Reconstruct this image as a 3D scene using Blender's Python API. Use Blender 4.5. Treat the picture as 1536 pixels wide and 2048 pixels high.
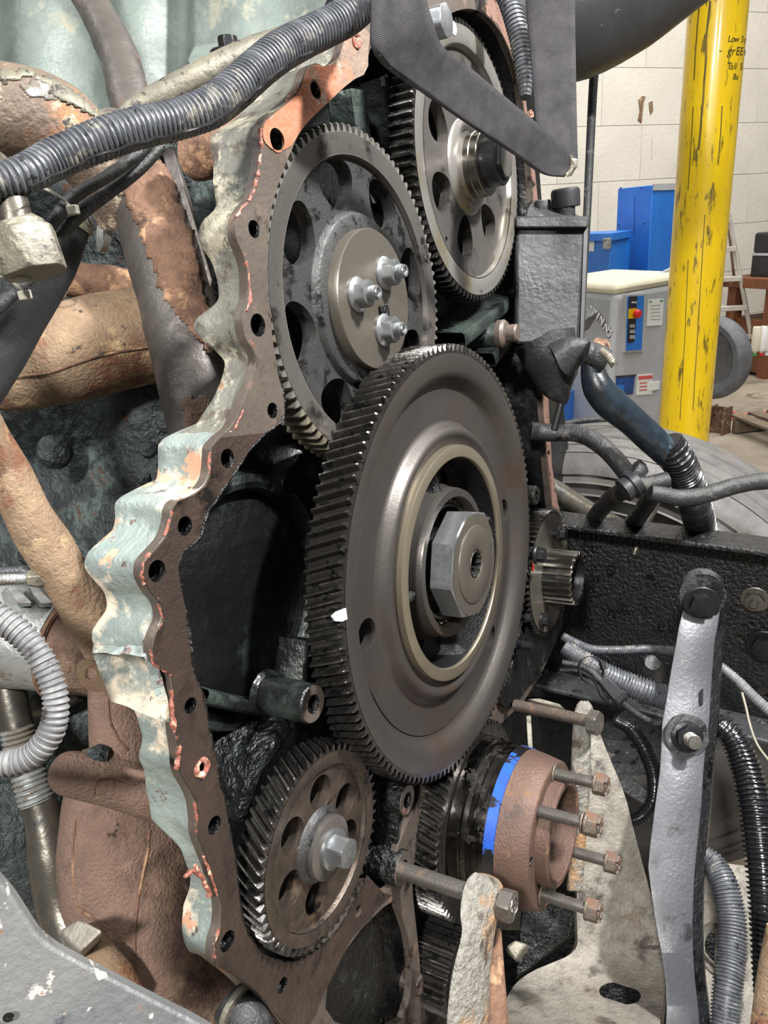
import bpy, bmesh, math, random
from math import sin, cos, pi, radians, hypot, sqrt, atan2, tan
from mathutils import Vector as V, Matrix, noise
from mathutils.geometry import tessellate_polygon

random.seed(7)
for o in list(bpy.data.objects):
    bpy.data.objects.remove(o)
C = bpy.context.scene.collection
SC = bpy.context.scene

# ------------------------------------------------------------------ camera, world, lights, exposure
# The engine stands nose-up by 4.4 degrees: E is the engine's own frame (x right across the gear case, y into
# the engine, z up along the gear case, origin at the bull gear centre); TE takes it to the level workshop.
TE = Matrix.Rotation(radians(-4.417), 4, 'X')
RIGHT = V((.48965798, -.86209866, -.13046442))
UP = V((.34154883, .05197892, .93842559))
FWD = V((.80223404, .50406755, -.31990069))
C0 = V((-.72515, -.36406, .34689))
FPX = 1503.0
camd = bpy.data.cameras.new('camera')
cam = bpy.data.objects.new('camera', camd); C.objects.link(cam)
camd.sensor_fit = 'HORIZONTAL'; camd.sensor_width = 36.0
camd.lens = FPX / 1536 * 36.0
camd.clip_start = .01; camd.clip_end = 60
m = Matrix((RIGHT, UP, -FWD)).transposed().to_4x4(); m.translation = C0
cam.matrix_world = TE @ m
SC.camera = cam
CW = TE @ C0                                   # camera position in the workshop frame
FLOOR = CW.z - 1.6

w = bpy.data.worlds.new('world'); SC.world = w; w.use_nodes = True
bg = w.node_tree.nodes['Background']
bg.inputs[0].default_value = (.80, .90, 1, 1); bg.inputs[1].default_value = .13

def area(name, loc, target, size, power, color=(1, 1, 1), sizey=None):
    l = bpy.data.lights.new(name, 'AREA'); l.energy = power; l.color = color
    l.shape = 'RECTANGLE'; l.size = size; l.size_y = sizey or size
    o = bpy.data.objects.new(name, l); C.objects.link(o)
    o.location = loc
    o.rotation_euler = (V(target) - V(loc)).to_track_quat('-Z', 'Y').to_euler()
    return o
area('work_light', (.12, -.95, 1.45), (-.05, .05, .15), .12, 70, (1, .985, .965))
area('work_light', (-2.1, -.55, 1.7), (-.3, .25, .0), .22, 88, (1, .97, .93))
area('ceiling_light', (-.6, -1.9, 3.2), (.1, 0, 0), 2.0, 34, (.93, .97, 1), .3)
area('ceiling_light', (2.2, -1.2, 3.4), (.6, 0, -.2), 2.4, 60, (1, .98, .95), .3)
area('ceiling_light', (-2.0, 1.8, 3.2), (-.5, .6, 0), 2.4, 60, (.93, .97, 1), .3)
area('ceiling_light', (4.6, .8, 3.9), (6, 1.2, .3), 4, 150, (1, .97, .92), .8)
area('ceiling_light', (6.2, -1.5, 3.9), (7, -1.0, 0), 4, 150, (1, .97, .92), .8)
SC.view_settings.view_transform = 'Standard'
SC.view_settings.look = 'None'
SC.view_settings.exposure = .25
SC.view_settings.gamma = 1
SC.view_settings.use_curve_mapping = False
SC.cycles.max_bounces = 6

# ------------------------------------------------------------------ measuring: a point from where it shows and how deep it lies
def ray(px, py):
    return RIGHT * ((px - 768) / FPX) + UP * (-(py - 1024) / FPX) + FWD
def Y(px, py, y):
    d = ray(px, py); return C0 + d * ((y - C0.y) / d.y)
def X(px, py, x):
    d = ray(px, py); return C0 + d * ((x - C0.x) / d.x)
def D(px, py, t):
    return C0 + ray(px, py) * t
def WD(px, py, t):
    return TE @ D(px, py, t)
def WF(px, py, z=None):
    z = FLOOR if z is None else z
    d = TE.to_3x3() @ ray(px, py); return CW + d * ((z - CW.z) / d.z)

# ------------------------------------------------------------------ materials
def lin(c):
    return tuple(((x / 12.92) if x <= .04045 else ((x + .055) / 1.055) ** 2.4) for x in c) + (1,)
MATS = {}
K = 6.0      # engine materials: noise in centimetres; the workshop's use K = 1
def mat(name, a, b=None, scale=12, rough=.5, metal=0.0, bump=0.0, bscale=120, spots=(), rvar=.15, detail=8, bump2=0, b2scale=20, coat=0, stretch=None):
    """a, b: sRGB colours blended by noise; spots: (colour, noise scale, threshold, softness, roughness, metal)."""
    m = bpy.data.materials.new(name); m.use_nodes = True
    nt = m.node_tree; N = nt.nodes; L = nt.links
    p = N['Principled BSDF']
    tc = N.new('ShaderNodeTexCoord')
    src = tc.outputs['Object']; k_ = K
    if stretch:
        mp = N.new('ShaderNodeMapping'); mp.inputs['Scale'].default_value = stretch
        L.new(src, mp.inputs[0]); src = mp.outputs[0]
    def nz(s, det=6, r=.6):
        n = N.new('ShaderNodeTexNoise'); n.inputs['Scale'].default_value = s; n.inputs['Detail'].default_value = det
        n.inputs['Roughness'].default_value = r
        L.new(src, n.inputs['Vector']); return n.outputs['Fac']
    def ramp(x, lo, hi):
        r = N.new('ShaderNodeMapRange'); r.inputs['From Min'].default_value = lo; r.inputs['From Max'].default_value = hi
        L.new(x, r.inputs['Value']); return r.outputs['Result']
    def mix(f, c1, c2):
        x = N.new('ShaderNodeMix'); x.data_type = 'RGBA'
        L.new(f, x.inputs[0])
        for v, i in ((c1, 6), (c2, 7)):
            if isinstance(v, tuple): x.inputs[i].default_value = v
            else: L.new(v, x.inputs[i])
        return x.outputs[2]
    def mixf(f, v1, v2):
        x = N.new('ShaderNodeMix'); x.data_type = 'FLOAT'
        L.new(f, x.inputs[0])
        for v, i in ((v1, 2), (v2, 3)):
            if isinstance(v, (int, float)): x.inputs[i].default_value = v
            else: L.new(v, x.inputs[i])
        return x.outputs[0]
    base = nz(scale * (k_ ** .8), detail, .68)
    col = mix(ramp(base, .35, .65), lin(a), lin(b or a))
    ro = mixf(ramp(base, .3, .7), max(.04, rough - rvar), min(1, rough + rvar))
    me = metal
    for s in spots:
        c, sc_, th, so = s[:4]
        r_ = s[4] if len(s) > 4 else rough; m_ = s[5] if len(s) > 5 else 0
        f = ramp(nz(sc_ * k_ ** .75, 9, .66), th - (.03 if k_ > 1 else 0), th - (.03 if k_ > 1 else 0) + so * .7)
        col = mix(f, col, lin(c)); ro = mixf(f, ro, r_); me = mixf(f, me, m_)
    L.new(col, p.inputs['Base Color']); L.new(ro, p.inputs['Roughness'])
    if isinstance(me, (int, float)): p.inputs['Metallic'].default_value = me
    else: L.new(me, p.inputs['Metallic'])
    if coat: p.inputs['Coat Weight'].default_value = coat; p.inputs['Coat Roughness'].default_value = .12
    if bump or bump2:
        last = None
        for s_, bs in ((bump, bscale), (bump2, b2scale)):
            if not s_: continue
            bn = N.new('ShaderNodeBump'); bn.inputs['Strength'].default_value = min(1, s_); bn.inputs['Distance'].default_value = s_ / bs * 2.6
            L.new(nz(bs, 4), bn.inputs['Height'])
            if last: L.new(last, bn.inputs['Normal'])
            last = bn.outputs['Normal']
        L.new(last, p.inputs['Normal'])
    MATS[name] = m
    return m

M = {}
BLK = (.07, .075, .08)
M['gear'] = mat('oiled_gear_steel', (.46, .44, .42), (.36, .345, .335), 3, .36, .65, .15, 260, [((.20, .19, .18), 4, .58, .12, .3, .6)])
M['gear_dark'] = mat('dark_gear_steel', (.335, .32, .305), (.27, .255, .245), 1.5, .42, .65, .15, 260, [((.24, .20, .17), 2, .56, .16, .5, .4)])
M['gear_bright'] = mat('bright_gear_steel', (.58, .565, .54), (.47, .46, .45), 3, .34, .6, .12, 260, [((.50, .47, .38), 2, .56, .14, .35, .6), ((.22, .21, .2), 7, .64, .08, .35, .4)])
M['teeth'] = mat('oily_tooth_steel', (.42, .41, .40), (.28, .27, .26), 20, .27, .9, .15, 300, [((.10, .10, .10), 16, .55, .1, .2, .5)])
M['web'] = mat('cast_gear_web', (.30, .30, .30), (.22, .22, .22), 14, .5, .6, .35, 420, [((.08, .08, .08), 12, .56, .1, .3, .3)])
M['web_brown'] = mat('brown_gear_web', (.38, .34, .30), (.27, .24, .22), 12, .42, .7, .3, 420, [((.38, .31, .245), 4, .60, .14, .5, .4), ((.08, .08, .08), 5, .60, .12, .3, .3)])
M['hubplate'] = mat('stained_hub_steel', (.44, .42, .385), (.36, .34, .31), 3, .42, .65, .1, 200, [((.36, .30, .24), 3, .6, .14, .5, .4), ((.2, .18, .16), 4, .64, .08, .4, .5)])
M['ringpol'] = mat('polished_ring_steel', (.56, .545, .51), (.44, .43, .41), 4, .3, 1.0, rvar=.1)
M['bronze'] = mat('bronze_tinted_ring', (.60, .565, .49), (.50, .47, .41), 2, .33, .75, 0, 200)
M['nut'] = mat('zinc_nut', (.60, .61, .62), (.50, .51, .52), 25, .38, .85, .1, 200)
M['bolt'] = mat('dull_bolt_steel', (.50, .49, .47), (.40, .38, .36), 30, .42, .75, .2, 300, [((.36, .29, .235), 14, .60, .1, .7, .2)])
M['bolt_rust'] = mat('rusty_bolt_steel', (.46, .43, .40), (.38, .33, .29), 30, .5, .6, .3, 300, [((.41, .31, .25), 14, .56, .12, .8, .1)])
M['bolt_black'] = mat('black_bolt_steel', (.20, .20, .21), (.13, .13, .14), 30, .38, .6, .2, 300)
M['grime_shade'] = mat('black_grime_and_shade', (.085, .09, .095), (.05, .052, .058), 10, .34, .1, .6, 90, [((.14, .16, .15), 9, .6, .1, .4)], bump2=.3, b2scale=14)  # oily grime; also paints the black shade inside holes and bores
M['cavity'] = mat('oily_shade_case_paint', (.065, .07, .075), (.04, .043, .05), 3, .38, .1, .25, 60, [((.13, .165, .15), 3, .6, .14, .45)])  # oily case paint, blackened to put the housing's inner shade into the colour
M['casegreen'] = mat('oily_green_case_paint', (.235, .275, .255), (.11, .13, .125), 4, .42, .1, .3, 90, [((.07, .08, .08), 4, .50, .14, .3)])
M['spider'] = mat('recess_shade_casting', (.14, .14, .145), (.09, .09, .095), 6, .4, .5, .5, 300, [((.3, .3, .3), 6, .62, .1, .4, .8)])  # darker copy of the gear web, recess shade put into its colour
M['flange'] = mat('stained_flange_face', (.42, .385, .355), (.30, .265, .24), 2.5, .5, .45, .2, 150, [((.44, .34, .29), 4, .60, .14, .8, .1), ((.08, .072, .07), 5, .57, .14, .32, .3)])
M['flange_low'] = mat('oil_soaked_brown_face', (.285, .235, .205), (.18, .15, .135), 2.5, .42, .3, .35, 170, [((.40, .27, .20), 4, .60, .12, .7), ((.07, .065, .065), 4, .56, .12, .28)])
M['flange_rust'] = mat('orange_flange_face', (.50, .43, .38), (.40, .35, .31), 4, .65, .1, .3, 120, [((.64, .40, .29), 2.2, .48, .10, .7), ((.60, .55, .49), 6, .62, .06, .5, .2), ((.40, .18, .12), 7, .63, .08, .8)])
M['flange_thin'] = mat('copper_brown_flange_face', (.60, .47, .42), (.46, .36, .33), 15, .5, .4, .15, 150, [((.12, .11, .11), 15, .6, .08, .35, .3)])
M['sealant'] = mat('red_sealant', (.60, .37, .31), (.42, .23, .19), 40, .55, 0, .4, 300, [((.88, .72, .62), 30, .58, .1, .7), ((.2, .1, .08), 40, .62, .08, .6)])
M['case_side'] = mat('peeling_case_paint', (.48, .475, .44), (.345, .345, .32), 3, .55, .05, .35, 110, [((.72, .70, .62), 7, .56, .12, .6), ((.32, .29, .26), 13, .58, .1, .6), ((.55, .44, .36), 6, .66, .04, .8), ((.62, .60, .53), 4, .60, .06, .6)])
M['case_side_low'] = mat('flaking_blue_green_paint', (.545, .58, .56), (.43, .475, .465), 4, .45, .05, .35, 110, [((.80, .75, .67), 4, .53, .10, .55), ((.74, .56, .46), 6, .62, .03, .8), ((.50, .36, .28), 9, .66, .03, .8), ((.27, .30, .30), 9, .66, .06, .5)])
M['block'] = mat('faded_green_block_paint', (.415, .455, .43), (.30, .33, .31), 2, .55, .05, .25, 100, [((.30, .30, .27), 3, .64, .05, .8), ((.55, .54, .47), 3, .60, .14, .7), ((.40, .34, .26), 6, .68, .05, .8)])
M['block_dark'] = mat('grimy_block_casting', (.23, .26, .26), (.13, .15, .155), 7, .6, .05, .6, 60, [((.30, .35, .34), 5, .58, .1, .6), ((.30, .2, .15), 10, .64, .06, .8)])
M['rust'] = mat('brown_rusted_casting', (.50, .38, .30), (.34, .25, .205), 9, .85, .05, .5, 260, [((.66, .52, .40), 6, .56, .12, .9), ((.24, .17, .14), 9, .6, .12, .9)], bump2=.2, b2scale=30)
M['rust_pink'] = mat('pinkish_rusted_casting', (.53, .43, .375), (.41, .325, .28), 4, .85, .05, .8, 330, [((.64, .54, .44), 2, .56, .16, .8), ((.26, .19, .15), 1.6, .55, .16, .9), ((.18, .14, .12), 12, .68, .06, .9)], bump2=.15, b2scale=30)
M['tan'] = mat('tan_scaled_manifold', (.58, .49, .39), (.44, .36, .29), 5, .85, .05, .6, 260, [((.70, .61, .46), 5, .58, .12, .9), ((.47, .31, .23), 3, .56, .14, .9), ((.2, .17, .16), 9, .64, .08, .9)])
M['pipe'] = mat('weathered_grey_pipe', (.38, .36, .34), (.27, .25, .24), 7, .5, .35, .25, 120, [((.42, .32, .26), 4, .60, .14, .8, .05), ((.50, .47, .42), 3, .6, .14, .6, .1)])
M['pipe_rust'] = mat('pipe_with_rust_and_cream', (.46, .40, .35), (.33, .28, .25), 5, .6, .15, .45, 160, [((.57, .41, .29), 3, .56, .14, .85), ((.70, .66, .56), 7, .58, .08, .6), ((.18, .16, .15), 14, .63, .06, .7)])
M['alu'] = mat('dirty_aluminium', (.66, .67, .66), (.50, .51, .51), 9, .45, .55, .3, 150, [((.40, .37, .33), 10, .56, .1, .7, .1)])
M['steeltube'] = mat('oily_steel_tube', (.40, .38, .34), (.26, .25, .23), 8, .35, .6, .15, 90, [((.12, .12, .12), 10, .6, .1, .4)])
M['cream'] = mat('cream_greasy_metal', (.54, .52, .46), (.38, .37, .33), 5, .5, .4, .3, 120, [((.18, .17, .15), 18, .6, .08, .5)])
M['tie'] = mat('aged_nylon_tie', (.66, .64, .58), (.5, .49, .45), 20, .5)
M['tie_black'] = mat('black_nylon_tie', (.17, .17, .18), (.12, .12, .13), 20, .4)
M['conduit'] = mat('grey_dusty_conduit', (.34, .35, .37), (.24, .25, .27), 14, .42, 0, .15, 200, [((.50, .49, .46), 9, .6, .1, .7), ((.09, .09, .1), 30, .64, .04, .5)])
M['conduit_light'] = mat('pale_dusty_conduit', (.47, .47, .47), (.36, .36, .37), 12, .5, 0, .15, 200, [((.20, .19, .19), 14, .6, .1, .6)])
M['conduit_black'] = mat('glossy_black_conduit', (.13, .13, .145), (.09, .09, .1), 14, .24, 0, .1, 150, [((.3, .3, .3), 12, .66, .08, .5)])
M['hose'] = mat('black_rubber_hose', (.17, .175, .18), (.11, .115, .12), 12, .5, 0, .4, 260, [((.30, .29, .28), 10, .6, .1, .8)])
M['hose_blue'] = mat('oily_blue_black_hose', (.14, .18, .22), (.08, .09, .10), 8, .28, 0, .15, 120, [((.20, .28, .33), 3, .6, .14, .3)])
M['braid'] = mat('braided_black_hose', (.19, .19, .2), (.12, .12, .13), 12, .6, 0, .3, 260)
M['webbing'] = mat('black_webbing', (.155, .143, .162), (.115, .105, .122), 10, .75, 0, .3, 500)
M['rail'] = mat('oily_black_rail_paint', (.115, .12, .13), (.075, .08, .088), 12, .33, .05, .55, 130, [((.24, .25, .26), 8, .66, .1, .5), ((.03, .03, .032), 6, .56, .12, .22)])
M['rail_grey'] = mat('dusty_grey_rail_paint', (.27, .275, .285), (.18, .185, .195), 9, .5, .05, .4, 150, [((.42, .41, .39), 12, .62, .08, .7), ((.08, .08, .085), 7, .57, .1, .35)])
M['bar'] = mat('brushed_grey_bar_paint', (.30, .305, .32), (.24, .245, .26), 4, .42, .3, .2, 200, [((.42, .41, .39), 14, .70, .04, .6), ((.12, .12, .13), 4, .63, .08, .4)])
M['mount'] = mat('grey_cast_mount', (.56, .54, .50), (.43, .41, .38), 11, .6, .15, .45, 220, [((.50, .40, .30), 3, .62, .16, .8), ((.28, .26, .24), 6, .60, .12, .7)])
M['mount_arm'] = mat('worn_grey_and_orange_arm', (.54, .53, .50), (.44, .43, .40), 40, .6, .1, .6, 110, [((.58, .45, .32), 3, .54, .12, .85), ((.30, .25, .21), 7, .62, .08, .7)])
M['hubrust'] = mat('rusty_hub_steel', (.40, .31, .265), (.31, .245, .22), 3, .6, .3, .4, 300, [((.50, .37, .24), 5, .60, .12, .85), ((.20, .17, .16), 4, .60, .12, .6)])
M['hubsteel'] = mat('worn_sealing_steel', (.42, .41, .40), (.28, .27, .26), 8, .22, 1.0, 0, 100, [((.08, .08, .08), 12, .6, .08, .3)])
M['blue_mark'] = mat('blue_marking_paint', (.12, .34, .74), (.09, .26, .60), 10, .5, 0, 0, 100, [((.30, .30, .32), 7, .53, .03, .25, .9)])
M['plate_grey'] = mat('pale_splashed_plate', (.50, .50, .495), (.36, .37, .38), 1.5, .42, .2, .3, 160, [((.72, .70, .66), 14, .62, .05, .6), ((.28, .29, .31), 6, .58, .1, .4), ((.5, .32, .2), 30, .68, .04, .8)])
M['yellow'] = mat('scuffed_yellow_paint', (.93, .79, .08), (.87, .72, .08), 3, .3, 0, .1, 80, [((.45, .38, .10), 9, .60, .10, .5), ((.17, .14, .10), 14, .69, .03, .6)], coat=.4, stretch=(1, 1, .22))
K = 1.0
M['concrete'] = mat('worn_concrete', (.64, .60, .53), (.50, .46, .41), 1.6, .8, 0, .3, 40, [((.35, .31, .27), 2.5, .6, .1, .8)])
M['wallpaint'] = mat('white_painted_block', (.86, .84, .80), (.82, .80, .76), 2, .8, 0, .25, 30, [((.70, .66, .6), 6, .70, .06, .8)])
M['mortar'] = mat('painted_mortar', (.80, .78, .74), (.78, .76, .72), 2, .9)
M['blue'] = mat('blue_machine_paint', (.16, .47, .83), (.11, .40, .76), 4, .45, 0, .05, 60, [((.55, .66, .78), 14, .70, .04, .6)])
M['blue_dark'] = mat('dark_blue_panel', (.08, .30, .62), (.05, .18, .36), 6, .4)
M['palegrey'] = mat('pale_grey_enclosure', (.70, .71, .73), (.63, .64, .66), 3, .45, 0, .05, 60)
M['creamtop'] = mat('cream_enclosure_top', (.90, .88, .78), (.84, .82, .74), 4, .5)
M['paper'] = mat('white_paper_label', (.90, .91, .90), (.86, .87, .86), 6, .6)
M['pink_print'] = mat('red_print', (.80, .35, .34), None, 6, .6)
M['ink'] = mat('black_ink', (.08, .08, .09), None, 6, .6)
M['markerink'] = mat('marker_ink', (.20, .18, .08), None, 6, .6)
M['scuffink'] = mat('dark_scuff', (.30, .25, .12), (.5, .42, .1), 12, .6)
M['white'] = mat('white_paint', (.93, .93, .93), None, 6, .5)
M['red'] = mat('red_plastic', (.85, .16, .12), None, 6, .4)
M['green'] = mat('green_plastic', (.25, .55, .25), None, 6, .4)
M['ladder'] = mat('aluminium_ladder', (.82, .80, .76), (.70, .68, .64), 6, .45, .4, .05, 60)
M['wood'] = mat('brown_work_wood', (.48, .29, .17), (.36, .21, .13), 5, .7, 0, .2, 60, stretch=(1, 1, .3))
M['woodgrey'] = mat('weathered_wood', (.50, .44, .36), (.38, .33, .27), 6, .85, 0, .3, 60)
M['plastic_black'] = mat('black_plastic', (.16, .16, .18), (.12, .12, .13), 6, .5)
K = 3.0
M['tyre'] = mat('dusty_tyre_rubber', (.40, .39, .38), (.31, .305, .30), 7, .62, 0, .2, 160, [((.38, .36, .33), 5, .6, .12, .8)])
M['casting_pink'] = M['rust_pink']  # second key for the pinkish rusted casting
M['tyre_grey'] = mat('grey_rubber', (.42, .43, .45), (.34, .35, .37), 6, .6)
M['redhose'] = mat('red_air_hose', (.78, .42, .36), None, 6, .5)
M['dipblack'] = mat('black_tank_paint', (.155, .16, .165), (.10, .105, .11), 5, .6, .0, .3, 110, [((.26, .26, .255), 3, .62, .14, .7)], bump2=.12, b2scale=26)
M['duct'] = mat('smooth_black_duct', (.20, .205, .215), (.15, .155, .165), 5, .42, 0, .2, 200, [((.33, .32, .31), 20, .68, .08, .6)])
M['tie_wire'] = mat('thin_grey_wire', (.55, .53, .48), None, 6, .5)

# webbing weave: fine diagonal relief
def weave(m, s):
    nt = m.node_tree; N = nt.nodes; L = nt.links; p = N['Principled BSDF']
    tc = N.new('ShaderNodeTexCoord')
    outs = []
    for rot in (0, pi / 2):
        mp = N.new('ShaderNodeMapping'); mp.inputs['Rotation'].default_value = (0, 0, rot)
        L.new(tc.outputs['UV'], mp.inputs[0])
        wv = N.new('ShaderNodeTexWave'); wv.inputs['Scale'].default_value = s
        L.new(mp.outputs[0], wv.inputs[0]); outs.append(wv.outputs['Fac'])
    mu = N.new('ShaderNodeMath'); mu.operation = 'MULTIPLY'
    L.new(outs[0], mu.inputs[0]); L.new(outs[1], mu.inputs[1])
    b = N.new('ShaderNodeBump'); b.inputs['Strength'].default_value = .9; b.inputs['Distance'].default_value = .0012
    L.new(mu.outputs[0], b.inputs['Height']); L.new(b.outputs[0], p.inputs['Normal'])
weave(M['webbing'], 250); weave(M['braid'], 130)

# ------------------------------------------------------------------ scene graph helpers
INV = {}
def root(name, label, cat, loc=(0, 0, 0), group=None, frame='E', rot=None, kind=None):
    o = bpy.data.objects.new(name, None); C.objects.link(o); o.empty_display_size = .02
    mm = Matrix.Translation(V(loc))
    if rot is not None: mm = mm @ rot.to_4x4()
    if frame == 'E': o.matrix_world = TE @ mm
    else: o.matrix_world = mm
    INV[o.name] = mm.inverted()
    if label: o['label'] = label
    if cat: o['category'] = cat
    if group: o['group'] = group
    if kind: o['kind'] = kind
    return o
def tag(o, label, cat, group=None, kind=None):
    if label: o['label'] = label
    if cat: o['category'] = cat
    if group: o['group'] = group
    if kind: o['kind'] = kind
    return o
def finish(me, angle=32):
    me.shade_smooth()
    me.set_sharp_from_angle(angle=radians(angle))
def mk(name, g, material, parent=None, frame='E', local=False, angle=32, bevel=0, sub=0, part_label=None):
    """g is (verts, faces) or a bmesh; coordinates absolute in the frame unless local."""
    me = bpy.data.meshes.new(name)
    if isinstance(g, bmesh.types.BMesh):
        g.to_mesh(me); g.free()
    else:
        me.from_pydata([tuple(v) for v in g[0]], [], g[1])
        if len(g) > 2 and g[2]:
            uv = me.uv_layers.new(name='UV')
            for l in me.loops: uv.data[l.index].uv = g[2][l.vertex_index]
    o = bpy.data.objects.new(name, me); C.objects.link(o)
    if parent is None:
        n = len(me.vertices)
        c = sum((v.co for v in me.vertices), V()) / max(1, n)
        if not local:
            me.transform(Matrix.Translation(-c))
        else: c = V()
        mm = Matrix.Translation(c)
        o.matrix_world = (TE @ mm) if frame == 'E' else mm
        INV[o.name] = mm.inverted()
    else:
        if not local:
            me.transform(INV[parent.name])
        o.parent = parent
        INV[o.name] = INV[parent.name]
    bmx = bmesh.new(); bmx.from_mesh(me); bmesh.ops.recalc_face_normals(bmx, faces=bmx.faces); bmx.to_mesh(me); bmx.free()
    me.materials.append(material if not isinstance(material, str) else M[material])
    finish(me, angle)
    if bevel:
        b = o.modifiers.new('bevel', 'BEVEL'); b.width = bevel; b.segments = 2; b.limit_method = 'ANGLE'; b.angle_limit = radians(40)
        b.harden_normals = False
    if sub:
        s = o.modifiers.new('sub', 'SUBSURF'); s.levels = sub; s.render_levels = sub
    if part_label: o['label'] = part_label
    return o
def dup(o, parent=None, mat_world=None, label=None):
    c = o.copy(); C.objects.link(c)
    if parent is not None: c.parent = parent
    if mat_world is not None: c.matrix_world = mat_world
    if label: c['label'] = label
    for ch in o.children: dup(ch, c)
    return c
def place(o, loc, label=None, rot=None, frame='E'):
    mm = Matrix.Translation(V(loc))
    if rot is not None: mm = mm @ rot.to_4x4()
    return dup(o, None, (TE @ mm) if frame == 'E' else mm, label)

# ------------------------------------------------------------------ geometry helpers -> (verts, faces)
def join(*gs):
    vs, fs, uv = [], [], []
    for g in gs:
        n = len(vs); vs += list(g[0]); fs += [tuple(i + n for i in f) for f in g[1]]
    return vs, fs
def xf(g, mm):
    return [mm @ V(v) for v in g[0]], g[1]
def shift(g, d):
    d = V(d); return [V(v) + d for v in g[0]], g[1]
def jitter(g, amp, sc):
    out = []
    for v in g[0]:
        v = V(v); out.append(v + noise.noise_vector(v * sc) * amp)
    return out, g[1]
def box(c, s, R=None):
    c = V(c); hx, hy, hz = s[0] / 2, s[1] / 2, s[2] / 2
    vs = [V((x, y, z)) for x in (-hx, hx) for y in (-hy, hy) for z in (-hz, hz)]
    if R is not None: vs = [R @ v for v in vs]
    return [v + c for v in vs], [(0, 1, 3, 2), (4, 6, 7, 5), (0, 4, 5, 1), (2, 3, 7, 6), (0, 2, 6, 4), (1, 5, 7, 3)]
def hexa(p):
    """eight corner points: four of one face in order, four of the opposite."""
    return [V(q) for q in p], [(0, 1, 2, 3), (7, 6, 5, 4), (0, 4, 5, 1), (1, 5, 6, 2), (2, 6, 7, 3), (3, 7, 4, 0)]
def lathe(prof, n=64, c=(0, 0, 0), close=False, rfun=None, cap0=False, cap1=False):
    """profile (r, y) swept about the Y axis."""
    vs, fs = [], []
    for (r, y) in prof:
        for i in range(n):
            a = 2 * pi * i / n
            rr = rfun(a, r, y) if rfun else r
            vs.append(V((c[0] + rr * cos(a), c[1] + y, c[2] + rr * sin(a))))
    k = len(prof)
    for j in range(k if close else k - 1):
        for i in range(n):
            a, b = j * n + i, j * n + (i + 1) % n
            c_, d = ((j + 1) % k) * n + (i + 1) % n, ((j + 1) % k) * n + i
            fs.append((a, b, c_, d))
    if cap0: fs.append(tuple(range(n)))
    if cap1: fs.append(tuple((k - 1) * n + i for i in range(n))[::-1])
    return vs, fs
def prism(nside, ap, levels, n=48, c=(0, 0, 0), ph=0, cap1=True, cap0=True):
    """polygon nut: levels (y, cap radius)."""
    st = 2 * pi / nside
    def f(a, r, y):
        t = ((a + ph + st / 2) % st) - st / 2
        return min(ap / cos(t), r)
    return lathe([(cap, y) for y, cap in levels], n, c, rfun=f, cap0=cap0, cap1=cap1)
def plate(outline, holes, y0, y1, sx=1, axis='Y', rim=True):
    """2-D outline (x, z) with holes, given depth from y0 to y1."""
    loops = [outline] + list(holes)
    pts = [p for l in loops for p in l]
    tris = tessellate_polygon([[V((p[0], p[1], 0)) for p in l] for l in loops])
    n = len(pts)
    vs = [V((p[0], y0, p[1])) for p in pts] + [V((p[0], y1, p[1])) for p in pts]
    fs = [tuple(t) for t in tris] + [tuple(i + n for i in reversed(t)) for t in tris]
    k = 0
    for l in loops:
        m_ = len(l)
        for i in range(m_):
            a, b = k + i, k + (i + 1) % m_
            fs.append((a, b, b + n, a + n))
        k += m_
    return vs, fs
def circ(cx, cz, r, n=24, r2=None, rot=0):
    out = []
    for i in range(n):
        a = 2 * pi * i / n
        x, z = r * cos(a), (r2 or r) * sin(a)
        out.append((cx + x * cos(rot) - z * sin(rot), cz + x * sin(rot) + z * cos(rot)))
    return out
def smooth_loop(pts, it=2, closed=True):
    for _ in range(it):
        out = []
        n = len(pts)
        for i in range(n if closed else n - 1):
            p, q = pts[i], pts[(i + 1) % n]
            out.append(tuple(.75 * a + .25 * b for a, b in zip(p, q)))
            out.append(tuple(.25 * a + .75 * b for a, b in zip(p, q)))
        if not closed: out = [pts[0]] + out + [pts[-1]]
        pts = out
    return pts
def catmull(pts, step):
    """pts: list of (Vector, radius); resampled about every step metres."""
    P = [p for p, r in pts]; R = [r for p, r in pts]
    P = [P[0] * 2 - P[1]] + P + [P[-1] * 2 - P[-2]]; R = [R[0]] + R + [R[-1]]
    out = []
    for i in range(1, len(P) - 2):
        L_ = (P[i + 1] - P[i]).length
        n = max(2, int(L_ / step))
        for j in range(n):
            t = j / n
            p = .5 * ((2 * P[i]) + (P[i + 1] - P[i - 1]) * t + (2 * P[i - 1] - 5 * P[i] + 4 * P[i + 1] - P[i + 2]) * t * t + (3 * P[i] - P[i - 1] - 3 * P[i + 1] + P[i + 2]) * t ** 3)
            out.append((p, R[i] * (1 - t) + R[i + 1] * t))
    out.append((P[-2], R[-2]))
    return out
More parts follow.
